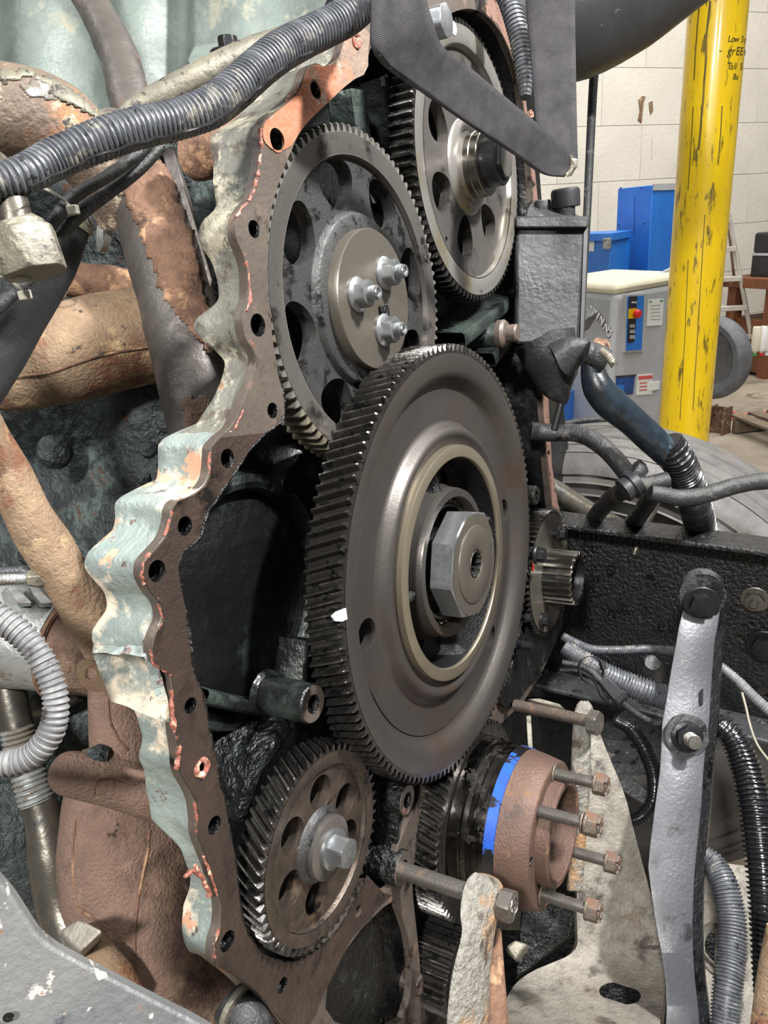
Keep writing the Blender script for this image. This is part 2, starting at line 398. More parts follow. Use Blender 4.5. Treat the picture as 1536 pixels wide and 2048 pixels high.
def tube(pts, seg=20, step=.01, caps=True, amp=0, nsc=30, rf=None, flat=1):
    """swept tube; rf(s) scales the radius with the length along it; uv runs along it."""
    S = catmull(pts, step)
    vs, fs, uv = [], [], []
    t0 = (S[1][0] - S[0][0]).normalized()
    ref = V((0, 0, 1)) if abs(t0.z) < .9 else V((1, 0, 0))
    nrm = (ref - t0 * ref.dot(t0)).normalized()
    s = 0
    for i, (p, r) in enumerate(S):
        t = (S[min(i + 1, len(S) - 1)][0] - S[max(i - 1, 0)][0]).normalized()
        nrm = (nrm - t * nrm.dot(t)).normalized(); bn = t.cross(nrm)
        if i: s += (p - S[i - 1][0]).length
        rr = r * (rf(s) if rf else 1)
        for k in range(seg):
            a = 2 * pi * k / seg
            q = p + (nrm * cos(a) * flat + bn * sin(a)) * rr
            if amp: q = q + noise.noise_vector(q * nsc) * amp
            vs.append(q); uv.append((s / .35, k / seg * .25))
    n = len(S)
    for i in range(n - 1):
        for k in range(seg):
            fs.append((i * seg + k, i * seg + (k + 1) % seg, (i + 1) * seg + (k + 1) % seg, (i + 1) * seg + k))
    if caps:
        fs.append(tuple(range(seg))); fs.append(tuple((n - 1) * seg + k for k in range(seg))[::-1])
    return vs, fs, uv
def tp(path, rpx=None, f=D):
    """pixel path [(px, py, depth[, radius px])] -> tube points."""
    out = []
    for q in path:
        r = (q[3] if len(q) > 3 else rpx)
        out.append((f(q[0], q[1], q[2]), r * q[2] / FPX))
    return out
def conduit(path, rpx, pitch, depth=.14, seg=16, duty=.6):
    """corrugated conduit: square-ish ribs every pitch metres."""
    pts = tp(path, rpx) if rpx else tp(path)
    def rf(s):
        u = (s / pitch) % 1
        return 1 - depth * (.5 + .5 * math.tanh(6 * cos(2 * pi * u) + 1))
    return tube(pts, seg, pitch / 6, rf=rf)
def quadgrid(rows):
    """rows of points -> sheet."""
    vs = [V(p) for r in rows for p in r]; n = len(rows[0]); fs = []
    for j in range(len(rows) - 1):
        for i in range(n - 1):
            fs.append((j * n + i, j * n + i + 1, (j + 1) * n + i + 1, (j + 1) * n + i))
    return vs, fs
def text(body, size, M4, material, name, parent=None, label=None, extr=.0004, shear=0):
    cu = bpy.data.curves.new(name, 'FONT'); cu.body = body; cu.size = size; cu.extrude = extr; cu.shear = shear
    o = bpy.data.objects.new(name, cu); C.objects.link(o)
    cu.materials.append(M[material])
    dg = bpy.context.evaluated_depsgraph_get(); me = bpy.data.meshes.new_from_object(o.evaluated_get(dg)); me.name = name
    bpy.data.objects.remove(o); o = bpy.data.objects.new(name, me); C.objects.link(o)
    if parent is not None:
        o.parent = parent; o.matrix_parent_inverse = parent.matrix_world.inverted()
    o.matrix_world = M4
    return o

# ------------------------------------------------------------------ gears and fasteners (local frame: axis Y, front towards -Y)
def toothed(N, ro, h, W, rin, helix=0, phase=0, chamfer=.0016, slices=3, tw=.27, yback=None):
    rr = ro - h
    prof = [(-.5, rr), (-tw - .03, rr + h * .06), (-tw * .72, rr + h * .5), (-tw * .36, ro - h * .06), (-tw * .26, ro), (tw * .26, ro), (tw * .36, ro - h * .06), (tw * .72, rr + h * .5), (tw + .03, rr + h * .06)]
    m_ = len(prof); st = 2 * pi / N
    ys = [0, chamfer] + [chamfer + (W - 2 * chamfer) * k / slices for k in range(1, slices + 1)] + [W]
    vs, fs = [], []
    for j, y in enumerate(ys):
        cut = chamfer if j in (0, len(ys) - 1) else 0
        for i in range(N):
            for (u, r) in prof:
                a = phase + (i + u) * st + helix * y
                r_ = min(r, ro - cut) if r > rr + h * .3 else r
                vs.append(V((r_ * cos(a), y, r_ * sin(a))))
    n = N * m_; k = len(ys)
    for j in range(k - 1):
        for i in range(n):
            fs.append((j * n + i, j * n + (i + 1) % n, (j + 1) * n + (i + 1) % n, (j + 1) * n + i))
    # front and back annuli down to rin
    for (j, y) in ((0, 0), (k - 1, W)):
        b = len(vs)
        for i in range(n):
            a = phase + (i // m_ + prof[i % m_][0]) * st + helix * ys[j]
            vs.append(V((rin * cos(a), y, rin * sin(a))))
        for i in range(n):
            fs.append((j * n + i, j * n + (i + 1) % n, b + (i + 1) % n, b + i))
    return vs, fs
def hexbolt(parent, mat_, af=.012, hh=.009, fl=0, shank=None, thread=None, shank_r=.005, recess=False, names=('head', 'shank', 'thread'), outward=0, pitch=.0016, ph=0):
    """head from y=0 outward to -hh; shank runs to +y."""
    g = prism(6, af, [(0, af * 1.2), (-hh + .0015, af * 1.2), (-hh, af * .98)], 48, ph=ph)
    if fl:
        g = join(g, lathe([(0.001, .0028), (fl, .0028), (fl, .0012), (fl * .9, -.0002), (af * .8, -.0022)], 36))
    h = mk(names[0], g, mat_, parent, local=True)
    return h
def threadprof(r, y0, y1, pitch=.0018, dep=.0009):
    n = int(abs(y1 - y0) / pitch); s = 1 if y1 > y0 else -1
    out = []
    for k in range(n):
        out += [(r, y0 + s * pitch * (k + .1)), (r, y0 + s * pitch * (k + .35)), (r - dep, y0 + s * pitch * (k + .6)), (r - dep, y0 + s * pitch * (k + .85))]
    return out

# ================================================================== GEAR HOUSING
YF = .038
OUT_L = [(700,45),(684,95),(676,122),(650,135),(636,126),(620,128),(607,145),(602,170),(580,196),(560,215),(528,236),(521,262),(522,300),(515,350),(503,395),(480,422),(471,450),(472,478),(487,508),(495,540),(497,590),(488,622),(484,648),(492,680),(508,700),(514,720),(506,752),(492,790),(475,830),(462,856),(438,874),(421,893),(421,915),(418,950),(408,972),(385,990),(352,1002),(342,1018),(340,1044),(330,1075),(308,1100),(287,1122),(283,1150),(292,1172),(302,1188),(320,1208),(325,1240),(310,1266),(303,1295),(306,1325),(325,1338),(340,1350),(344,1380),(345,1425),(350,1475),(356,1510),(357,1545),(372,1570),(388,1600),(393,1640),(393,1672),(408,1710),(428,1762),(441,1810),(440,1850),(427,1888),(427,1932),(458,1942),(495,1968),(525,1996),(555,2040)]
OUT_R = [(600,2090),(860,2090),(842,1960),(836,1880),(826,1800),(824,1740),(846,1650),(900,1560),(968,1480),(1010,1440),(1052,1400),(1095,1325),(1124,1250),(1136,1170),(1134,1080),(1119,1022),(1114,1000),(1103,930),(1100,870),(1096,800),(1100,740),(1090,650),(1083,560),(1082,490),(1074,450),(1075,400),(1070,350),(1063,300),(1056,240),(1048,180),(1048,130),(1034,100),(1018,60),(1000,16),(985,-10),(960,-50),(900,-80),(800,-80),(740,-20)]
IN_L = [(737,92),(735,148),(700,163),(665,198),(622,238),(597,268),(580,308),(566,340),(552,382),(541,425),(536,475),(535,575),(541,625),(546,690),(556,735),(566,785),(570,810),(567,838),(552,855),(530,866),(503,895),(482,925),(463,955),(445,980),(425,1012),(405,1042),(399,1075),(380,1092),(364,1108),(356,1135),(360,1165),(370,1215),(381,1280),(388,1350),(405,1385),(413,1420),(416,1455),(425,1490),(435,1520),(438,1565),(450,1600),(457,1650),(467,1700),(475,1765),(482,1825),(495,1870),(525,1907),(565,1925),(605,1920),(665,1875),(712,1800),(735,1750),(768,1790),(792,1765),(788,1730),(797,1690),(830,1610)]
IN_R = [(880,1530),(950,1450),(1000,1400),(1045,1350),(1085,1280),(1108,1210),(1112,1150),(1106,1060),(1100,1000),(1093,930),(1090,870),(1084,800),(1082,700),(1076,600),(1073,520),(1066,440),(1065,380),(1060,330),(1053,270),(1046,210),(1037,155),(1021,105),(994,49),(961,22),(929,15),(888,33),(850,20),(790,40)]
def xz(l, y=YF):
    return [(lambda p: (p.x, p.z))(Y(a, b, y)) for a, b in l]
HOLES = [(630,180,11,18),(552,280,13,24),(508,458,12,20),(516,650,15,26),(545,821,12,18),(454,917,14,22),(369,1052,14,22),(313,1142,17,25),(380,1411,13,18),(403,1535,12,17),(428,1650,13,20),(454,1882,12,22),(564,1970,9,16),(1032,118,5,10),(1058,230,5,9),(1074,450,5,10),(1080,553,5,10),(1084,652,5,10),(1087,748,4,8),(1096,908,4,9),(1099,960,4,8),(1076,1346,6,10),(716,1822,7,13)]
def zscale(px, py):     # height in metres of one pixel on the flange plane
    return (Y(px, py - 1, YF) - Y(px, py + 1, YF)).length / 2
holes = []
for px, py, a, b in HOLES:
    c = Y(px, py, YF); r = b * zscale(px, py) * .88
    holes.append((c.x, c.z, r))
OUT = smooth_loop(xz(OUT_L + OUT_R), 2)
INN = smooth_loop(xz(IN_L + IN_R), 2)
TRI = smooth_loop(xz([(787,1795),(797,1813),(820,1883),(826,1975),(800,2060),(680,2060),(640,2000),(700,1880)][::1]), 1)

housing = root('gear_housing', 'scalloped engine gear housing with bolt-hole flange around the gears', 'engine housing', Y(450, 1900, YF))
# the face is cut in two for its colour: rusty orange at the top left corner, brown elsewhere
fl = mk('flange', plate(OUT, [INN, TRI] + [circ(x, z, r, 20) for x, z, r in holes], YF, YF + .009), 'flange', housing, bevel=.0008, part_label='brown oil-stained flange face with round bolt holes')
for x, z, r in holes[:13]:
    mk('bolt_hole', lathe([(r, YF - .0002), (r * .97, YF + .002), (r * .97, YF + .03), (0.0005, YF + .03)], 20, (x, 0, z)), 'grime_shade', housing)
# outer wall: the outline carried back, deeper at each lobe
DT = [(-100,.05),(60,.045),(130,.05),(200,.055),(262,.052),(350,.045),(410,.033),(450,.038),(520,.032),(590,.03),(625,.048),(650,.052),(690,.04),(730,.030),(800,.030),(860,.04),(880,.055),(950,.052),(985,.048),(1010,.058),(1075,.055),(1100,.058),(1150,.060),(1200,.056),(1240,.058),(1290,.062),(1345,.06),(1400,.052),(1450,.038),(1500,.036),(1560,.042),(1620,.05),(1680,.048),(1720,.025),(1780,.028),(1850,.038),(1930,.03),(2100,.03)]
def interp(T, v):
    for (a, x), (b, y) in zip(T, T[1:]):
        if a <= v <= b: return x + (y - x) * (v - a) / (b - a)
    return T[0][1] if v < T[0][0] else T[-1][1]
OLs = smooth_loop([(a, b) for a, b in OUT_L], 2, closed=False)
def side(rng, material, name, label):
    rows = []
    sel = [q for q in OLs if rng[0] <= q[1] <= rng[1]]
    cen = Y(700, 1000, YF)
    for k in range(8):
        t = k / 7
        row = []
        for (a, b) in sel:
            p = Y(a, b, YF); d = interp(DT, b)
            bul = .0035 * sin(pi * min(1, t * 1.0)) 
            q = V((p.x + bul, YF + .0004 + (d + .004) * t, p.z))
            if 0 < k: q = q + noise.noise_vector(q * 38) * .0022 * min(1, t * 3) + noise.noise_vector(q * 120) * .0006
            row.append(q)
        rows.append(row)
    # close the rear edge inwards
    rows.append([r + V((.012, .004, 0)) for r in rows[-1]]); rows.append([r + V((.05, .006, 0)) for r in rows[-1]])
    return mk(name, quadgrid(rows), material, housing, angle=60, sub=1, part_label=label)
side((-200, 868), 'case_side', 'side_wall', 'grey-green peeling painted side wall with rounded bosses')
side((860, 2200), 'case_side_low', 'side_wall', 'pale blue-green flaking side wall with rounded bosses')
# sealant beads squeezed along the outer edge of the face
def bead(pts, r, seed, lump=.5):
    P = []
    for (a, b), (c_, d) in zip(pts, pts[1:]):
        for q in range(4):
            u_, v_ = a + (c_ - a) * q / 4 - 1, b + (d - b) * q / 4
            P.append((Y(u_, v_, YF + .001), r * (.55 + 1.1 * abs(noise.noise(V((u_, v_, seed)) * .13)))))
    return tube([(p + noise.noise_vector(p * 300) * .0008, max(.0005, rr)) for p, rr in P], 8, .0012, amp=.0016 * lump, nsc=320)[:2]
bl = [((718,62),(706,85),(694,108),(684,122)), ((705,78),(716,92),(700,104)), ((545,236),(562,230),(582,222)), ((522,258),(523,300),(516,350),(508,385),(492,408)), ((488,505),(497,545),(500,600),(490,630)), ((500,678),(510,700),(517,718)), ((486,820),(470,855),(455,868)), ((308,1185),(318,1205),(326,1240),(313,1266)), ((302,1300),(308,1328),(330,1342),(345,1352)), ((345,1380),(345,1420),(350,1460),(357,1490),(358,1515),(352,1545)), ((389,1600),(394,1640),(394,1675)), ((370,1752),(385,1742),(402,1750),(412,1772),(424,1795)), ((390,1730),(400,1745))]
bl += [((605,168),(588,186),(565,208)), ((500,400),(482,418),(472,440)), ((421,905),(420,930),(418,952)), ((345,1022),(338,1050),(328,1078)), ((300,1108),(288,1128),(284,1150),(292,1174)), ((408,1712),(426,1758),(438,1800)), ((440,1850),(430,1885),(428,1925))]
for i, b_ in enumerate(bl):
    mk('sealant_bead', bead(b_, .0026 * .62 if i not in (9, 11) else .0024, i), 'sealant', housing, angle=60)
for (a, b, r) in ((403,1535,.0075), (712,80,.007), (1027,22,.005), (1062,228,.006), (252,1100,.006)):
    p = Y(a, b, YF - .001)
    g = lathe([(r, .001), (r * 1.05, -.001), (r * .8, -.0022), (r * .55, -.0015), (r * .45, .001)], 20, tuple(p))
    if a == 252: continue
    mk('sealant_ring', jitter(g, .0016, 180), 'sealant', housing, angle=60)
# orange corner veneer of old gasket on the face
gk = [(700,46),(684,95),(676,122),(650,135),(636,128),(620,131),(609,146),(604,172),(585,197),(562,217),(530,239),(523,262),(526,285),(545,300),(575,300),(596,266),(621,236),(664,197),(699,162),(734,147),(736,92),(737,60)]
gh = [holes[0], holes[1]]
mk('old_gasket', jitter(plate(smooth_loop(xz(gk), 1), [circ(x, z, r * 1.12, 20) for x, z, r in gh], YF - .0009, YF + .0002), .0012, 60), 'flange_rust', housing, part_label='orange-red crust of old gasket at the upper corner')
oL = [q for q in OUT_L if q[1] >= 872]; iL = [q for q in IN_L if q[1] >= 866]
oL = [(a + 2.5, b + 1) for a, b in oL[:-1]]; k_ = iL.index((735,1750)); iL = [(a - 1, b) for a, b in iL[:k_ + 1]]
mk('oily_face', plate(xz(oL + [(556,2034),(600,2080),(630,2030),(643,1996),(700,1879),(757,1814),(782,1790),(766,1786)] + iL[::-1]), [circ(x, z, r * 1.03, 20) for x, z, r in holes[5:13] + [holes[-1]]], YF - .0007, YF + .0002), 'flange_low', housing, part_label='oil-soaked dark brown lower face')
gk2 = [(985,-10),(1000,16),(1018,60),(1034,100),(1048,130),(1048,180),(1056,240),(1063,300),(1070,350),(1075,400),(1074,450),(1082,490),(1083,560),(1090,650),(1100,740),(1096,800),(1100,870),(1103,930),(1114,1000),(1119,1022),(1104,1012),(1094,930),(1091,870),(1085,800),(1083,700),(1077,600),(1074,520),(1067,440),(1066,380),(1061,330),(1054,270),(1047,210),(1038,155),(1022,105),(995,49),(962,20)]
mk('face_strip', plate(xz(gk2), [circ(x, z, r * .9, 16) for x, z, r in holes[13:20]], YF - .0006, YF + .0002), 'flange_thin', housing, part_label='narrow copper-brown right edge of the flange')

# cast pocket low on the side wall
A_, B_, C_, D_ = Y(184, 1292, .096), Y(302, 1298, .041), Y(345, 1450, .041), Y(222, 1398, .092)
rows = []
for j in range(17):
    v = j / 16; row = []
    for i in range(17):
        u = i / 16; p = A_.lerp(B_, u).lerp(D_.lerp(C_, u), v)
        e = min(u, 1 - u, v, 1 - v); k_ = min(1, max(0, (e - .08) / .16)); k_ = k_ * k_ * (3 - 2 * k_)
        row.append(p + V((-.004 + .034 * k_ * (1 - .5 * v) + (.006 if e < .01 else 0), 0, -.004 * k_)) + noise.noise_vector(p * 90) * .0012)
    rows.append(row)
mk('cast_pocket', quadgrid(rows), 'case_side_low', housing, angle=60, part_label='blue-green cast pocket in the side wall')
# glossy black line of old sealer along the inner edge
for seg_ in (IN_L[14:30], IN_L[30:52]):
    mk('black_sealer', tube([(Y(a, b, YF) + noise.noise_vector(V((a, b, 0)) * .2) * .0015, .0009 + .0007 * abs(noise.noise(V((a, b, 2)) * .3))) for a, b in smooth_loop(seg_, 1, closed=False)], 8, .003, amp=.0008, nsc=260)[:2], 'grime_shade', housing)
# inner right wall, back wall and what is cast on it
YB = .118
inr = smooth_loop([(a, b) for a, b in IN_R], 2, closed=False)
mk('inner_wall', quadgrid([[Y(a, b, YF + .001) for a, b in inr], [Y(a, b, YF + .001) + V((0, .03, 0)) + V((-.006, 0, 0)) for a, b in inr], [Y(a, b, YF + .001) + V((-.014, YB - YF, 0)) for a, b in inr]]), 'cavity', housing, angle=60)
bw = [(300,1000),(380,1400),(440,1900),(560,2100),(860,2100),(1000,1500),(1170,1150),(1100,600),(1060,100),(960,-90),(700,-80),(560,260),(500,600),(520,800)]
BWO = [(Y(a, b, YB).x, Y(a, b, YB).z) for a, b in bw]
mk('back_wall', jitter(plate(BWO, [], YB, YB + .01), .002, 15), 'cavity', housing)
# round recess ring behind the bull gear's left, with its spectacle boss
cc = Y(507, 1203, YB - .02)
rc = .114
mk('recess_ring', lathe([(rc + .012, .02), (rc + .007, .003), (rc, 0), (rc - .006, .003), (rc - .010, .02)], 96, tuple(cc)), 'casegreen', housing, part_label='oily green circular cast rim')
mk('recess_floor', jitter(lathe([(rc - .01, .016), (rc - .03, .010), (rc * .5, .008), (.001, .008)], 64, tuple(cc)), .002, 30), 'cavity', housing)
def boss(px, py, y0, r, y1, material='casegreen', ri=None, label=None, face='flange'):
    c = Y(px, py, y0); ri = ri or r * .48
    b = mk('boss', lathe([(ri, .012), (ri, 0), (r * .93, 0), (r, .002), (r * 1.02, y1 - y0), (r * 1.25, y1 - y0 + .004)], 32, tuple(c)), material, housing, bevel=.0004, part_label=label)
    mk('boss_face', lathe([(ri * 1.02, -.0006), (r * .92, -.0006), (r * .93, .0004)], 32, tuple(c)), face, b)
    mk('boss_bore', lathe([(ri, -.0003), (ri * .98, .02), (.0004, .02)], 24, tuple(c)), 'grime_shade', b)
boss(626, 1408, .030, .0185, .082, label='pale green threaded boss beside the bull gear')
boss(1073, 991, .028, .0155, .10, 'casegreen')
boss(814, 1600, .03, .018, .10, 'grime_shade')
boss(806, 1738, .032, .021, .10, 'grime_shade')
boss(1012, 668, .036, .017, .11, 'casegreen')
p = Y(1003, 668, .030)
mk('boss_bolt', join(lathe([(.0190, .004), (.0195, -.004), (.016, -.008), (.012, -.009)], 24, tuple(p)), lathe([(.012, -.008), (.012, -.022), (.0100, -.024), (.0004, -.024)], 24, tuple(p))), 'flange', housing, part_label='rust-stained bolt on the upper right boss')
def rib(pts, wd, y0, y1, material='casegreen', name='rib'):
    P = [Y(a, b, y0) for a, b in pts]; g = [[], []]
    rows = []
    for i, p in enumerate(P):
        t = (P[min(i + 1, len(P) - 1)] - P[max(i - 1, 0)]); t.y = 0; t.normalize(); n = V((-t.z, 0, t.x)) * wd / 2
        rows.append([p - n * 1.5 + V((0, y1 - y0, 0)), p - n + V((0, .002, 0)), p - n * .6, p + n * .6, p + n + V((0, .002, 0)), p + n * 1.5 + V((0, y1 - y0, 0))])
    return mk(name, jitter(quadgrid(rows), .001, 60), material, housing, angle=50)
rib([(608,1378),(612,1345),(616,1310),(618,1280)], .010, .075, .115)
rib([(612,1410),(570,1425),(520,1420),(470,1408),(415,1395)], .012, .085, .116)
rib([(600,1425),(555,1490),(520,1530),(500,1580),(490,1640)], .018, .06, .116, 'grime_shade')
rib([(575,985),(598,940),(612,915)], .022, .098, .118, 'cavity')
rib([(800,1580),(797,1640),(798,1700)], .007, .04, .11, 'grime_shade')
rib([(800,1740),(770,1790),(740,1800)], .014, .045, .11, 'grime_shade')
rib([(720,180),(735,300),(760,400)], .03, .09, .117, 'casegreen')
rib([(770,150),(800,260),(815,420)], .02, .09, .117, 'cavity')
rib([(1070,562),(1000,625),(930,680)], .020, .055, .117, 'casegreen')
rib([(1055,640),(990,720)], .02, .07, .117, 'cavity')
# lower dark case below the flange bar
low = root('lower_case', 'black oily lower engine case below the gears', 'engine case', Y(760, 2040, .07))
mk('case_panel', jitter(plate([(Y(a, b, .06).x, Y(a, b, .06).z) for a, b in ((560,2110),(560,1960),(700,1840),(800,1760),(860,1830),(880,2110))], [], .06, .10), .003, 30), 'grime_shade', low)
mk('case_panel', jitter(plate([(Y(a, b, .13).x, Y(a, b, .13).z) for a, b in ((700,2200),(780,1700),(1000,1400),(1250,1400),(1250,1700),(1150,2200))], [], .13, .17), .004, 20), 'grime_shade', low)
c = Y(822, 1962, .05)
mk('stud', jitter(lathe([(.001, -.016), (.010, -.015), (.012, -.008), (.011, .01), (.02, .012)], 12, tuple(c)), .003, 140), 'flange', low, part_label='crusty bolt stub with red sealant')
mk('pale_chip', jitter(box(tuple(Y(800, 1990, .07)), (.012, .03, .05)), .002, 60), 'rail_grey', low)

# ================================================================== BULL GEAR
GR = .25
bull = root('bull_gear', 'largest gear, broad dark steel disc with octagonal centre nut', 'gear', (0, 0, 0))
mk('toothed_rim', toothed(138, GR, .0082, .040, .2215, helix=1.3, slices=4), 'teeth', bull, local=True, angle=28)
mk('rim_face', lathe([(.2395, -.0004), (.222, -.0004), (.2135, .004), (.2085, .011), (.2035, .0152), (.2015, .0155)], 160), 'gear_dark', bull, local=True, angle=50)
wh = []
for px, py, rr in ((748, 1253, .0165), (1009, 1018, .0165), (1012, 1330, .0165)):
    p = Y(px, py, .017); k = .184 / hypot(p.x, p.z); wh.append((p.x * k, p.z * k, rr))
mk('disc_web', plate(circ(0, 0, .2005, 160), [circ(0, 0, .166, 160)] + [circ(x, z, r, 28) for x, z, r in wh], .0150, .028), 'gear_dark', bull, local=True, angle=30, bevel=.0008)
mk('step_ring', lathe([(.1662, .0152), (.1640, .0150), (.1600, .0110), (.1570, .0055), (.1535, .0022), (.1500, .0016), (.1465, .0036), (.1430, .0065), (.1372, .0068)], 160), 'gear_dark', bull, local=True, angle=50)
mk('bright_ring', lathe([(.1372, .0068), (.1368, -.0006), (.136, -.0012), (.1235, -.0012), (.1225, .0), (.1224, .003)], 160), 'bronze', bull, local=True, angle=40, part_label='polished bronze-tinted machined ring')
mk('ring_bore', lathe([(.1224, .0028), (.1215, .010), (.1215, .036)], 120), 'spider', bull, local=True)  # bore wall kept apart from the ring, its shade painted dark
# inner spider: floor, ribs, bearing boss
mk('bore_floor', lathe([(.078, .034), (.06, .036), (.0005, .036)], 64), 'grime_shade', bull, local=True)  # dark disc added so the gap round the nut shows black
sp = mk('inner_web', plate(circ(0, 0, .1225, 120), [circ(0, 0, .074, 96)] + [circ(.098 * cos(a), .098 * sin(a), .0125, 20) for a in (radians(58), radians(150), radians(236), radians(300))], .034, .044), 'spider', bull, local=True, angle=30)
for a in (92, -88, 2, 182):
    a = radians(a); ca, sa = cos(a), sin(a)
    rows = []
    for r, wdt, top in ((.080, .012, .008), (.09, .005, .012), (.105, .004, .014), (.115, .005, .012), (.1232, .012, .006)):
        row = []
        for u, y in ((-wdt * 2, .035), (-wdt, top + .006), (-wdt * .6, top), (wdt * .6, top), (wdt, top + .006), (wdt * 2, .035)):
            row.append(V((r * ca - u * sa, y, r * sa + u * ca)))
        rows.append(row)
    mk('spoke', quadgrid(rows), 'spider', bull, local=True, angle=60)
mk('bearing_boss', lathe([(.094, .034), (.089, .022), (.0872, .006), (.0862, .003), (.0775, .003), (.0765, .005), (.076, .03), (.07, .032)], 96), 'gear_dark', bull, local=True, angle=40)
mk('bearing_cage', lathe([(.0755, .020), (.0735, .016), (.0715, .020), (.0690, .021), (.0680, .014), (.0655, .013), (.064, .03)], 96), 'ringpol', bull, local=True, angle=40)
rl = mk('roller', lathe([(.001, .0), (.0032, .0), (.0036, .001), (.0036, .012)], 10, (.0727, .0165, 0)), 'ringpol', bull, local=True)
for k in range(1, 40):
    c2 = rl.copy(); C.objects.link(c2); c2.matrix_local = Matrix.Rotation(2 * pi * k / 40, 4, 'Y')
nut = mk('hub_nut', prism(8, .0595, [(.0055, .09), (-.0165, .09), (-.0195, .0640), (-.0210, .0585), (-.0212, .0462), (-.0205, .0160)], 128, ph=radians(20), cap1=False, cap0=False), 'nut', bull, local=True, angle=24, part_label='grey eight-sided hub nut')
mk('washer_face', lathe([(.0588, -.0213), (.0462, -.0214), (.0458, -.0205)], 96), 'hubplate', nut, local=True)
mk('cap_disc', lathe([(.0455, -.0205), (.0452, -.0225), (.044, -.0232), (.0190, -.0232), (.0175, -.0226), (.0172, -.0215), (.0152, -.0215), (.0148, -.0226)], 96), 'hubplate', nut, local=True, part_label='stained round steel cap with a star socket')
def star(a, r, y): 
    return r * (1 + .10 * cos(12 * a))
mk('socket', lathe([(.0148, -.0226), (.0140, -.0215), (.0132, .006), (.001, .007)], 96, rfun=star), 'spider', nut, local=True)
tmk = [(Y(a, b, 0).x, Y(a, b, 0).z) for a, b in ((662,1233),(671,1224),(690,1216),(693,1238),(682,1243),(668,1242))]
mk('timing_mark', plate(tmk, [], -.0012, .0004), 'palegrey', bull, part_label='white paint dab on two teeth')

# ================================================================== IDLER GEAR (upper left)
BX, BZ = -.0502, .3064
idl = root('idler_gear', 'dark eight-holed gear with three zinc nuts on its hub, upper left', 'gear', (BX, .0462, BZ))
mk('toothed_rim', toothed(94, .1638, .0078, .030, .1365, phase=.02, helix=0, slices=2), 'gear_bright', idl, local=True, angle=28)
mk('rim_face', lathe([(.1558, -.0004), (.1385, -.0004), (.1362, .0002), (.1352, .0062), (.134, .0072)], 128), 'gear', idl, local=True, angle=40)
def egg(cx, cz, r, a, el=.25, n=32, rb=None):
    out = []
    for i in range(n):
        t = 2 * pi * i / n
        u = cos(t) * r * (1 + .0); v = sin(t) * (rb or r) * (1 + el * cos(t))
        out.append((cx + u * cos(a) - v * sin(a), cz + u * sin(a) + v * cos(a)))
    return out
bh = []
for k in range(8):
    a = radians(98 + 45 * k)
    bh.append(egg(.1110 * cos(a), .1110 * sin(a), .0232, a, .26, rb=.0290))
sm = []
for px, py in ((844, 482), (852, 518)):
    p = Y(px, py, .046); sm.append(circ(p.x - BX, p.z - BZ, .0042, 14))
mk('gear_web', plate(circ(0, 0, .1352, 128), bh, .0058, .022), 'web', idl, local=True, angle=30, bevel=.0012)
for i, (x, z) in enumerate([(sum(q[0] for q in s) / 14, sum(q[1] for q in s) / 14) for s in sm]):
    k = .1475 / hypot(x, z)
    mk('timing_hole', lathe([(.0042, -.0009), (.0040, -.0006), (.001, -.0006)], 16, (x * k, 0, z * k)), 'grime_shade', idl, local=True)
mk('hub_ring', lathe([(.0865, .0058), (.0835, .0008), (.082, -.0002), (.0685, -.0004)], 96), 'web', idl, local=True, angle=50)
hp = mk('hub_plate', lathe([(.0685, .001), (.0685, -.0098), (.0675, -.0112), (.0005, -.0114)], 96), 'hubplate', idl, local=True, angle=40, part_label='stained round steel hub plate')
for (a, rr) in ((166, .036), (46, .033), (-78, .032)):
    a = radians(a); x, z = rr * cos(a), rr * sin(a); y = -.0114
    n_ = mk('nut', join(prism(6, .0118, [(y, .02), (y - .0135, .02), (y - .0152, .0126), (y - .0156, .0108), (y - .0156, .0066)], 48, (x, 0, z), ph=radians(12), cap1=False, cap0=False),
                        lathe([(.0168, y), (.0168, y - .0022), (.0150, y - .0036), (.0118, y - .0048)], 40, (x, 0, z))), 'nut', idl, local=True, angle=28, part_label='zinc flange nut')
    mk('stud', lathe([(.0066, y)] + threadprof(.0070, y - .010, y - .0235, .0016, .0007) + [(.0062, y - .0245), (.0058, y - .0252), (.0040, y - .0250), (.0036, y - .0235), (.0004, y - .0235)], 28, (x, 0, z)), 'nut', n_, local=True)
mk('keeper_tab', jitter(box((.012, -.0125, -.020), (.018, .003, .026)), .002, 90), 'grime_shade', idl, local=True)

# ================================================================== CAMSHAFT GEAR (upper right)
CX, CZ = .2535, .4396
camg = root('camshaft_gear', 'bright yellowish gear half hidden by the black sling, upper right', 'gear', (CX, .0462, CZ))
mk('toothed_rim', toothed(96, .1667, .0076, .030, .1365, helix=0, slices=2, phase=.01), 'teeth', camg, local=True, angle=28)
mk('rim_face', lathe([(.1588, -.0006), (.150, -.0012), (.1405, -.0012), (.1380, 0), (.1362, .007), (.132, .009)], 128), 'gear_bright', camg, local=True, angle=35)
ch = []
for a in (148, 199, 253, 309, 2, 50, 98):
    a = radians(a); ch.append(egg(.0870 * cos(a), .0870 * sin(a), .0265, a, .30, rb=.0228))
th = [circ(.118 * cos(radians(a)), .118 * sin(radians(a)), .0042 if a != 225 else .0036, 14) for a in (225, 62, 54, 47, 40)]
mk('gear_web', plate(circ(0, 0, .1355, 128), ch + th, .0075, .022), 'gear', camg, local=True, angle=30, bevel=.001)
mk('hub', lathe([(.058, .0075), (.054, .004), (.0415, .003), (.0405, -.003), (.0395, -.003)], 72), 'gear_bright', camg, local=True, angle=40)
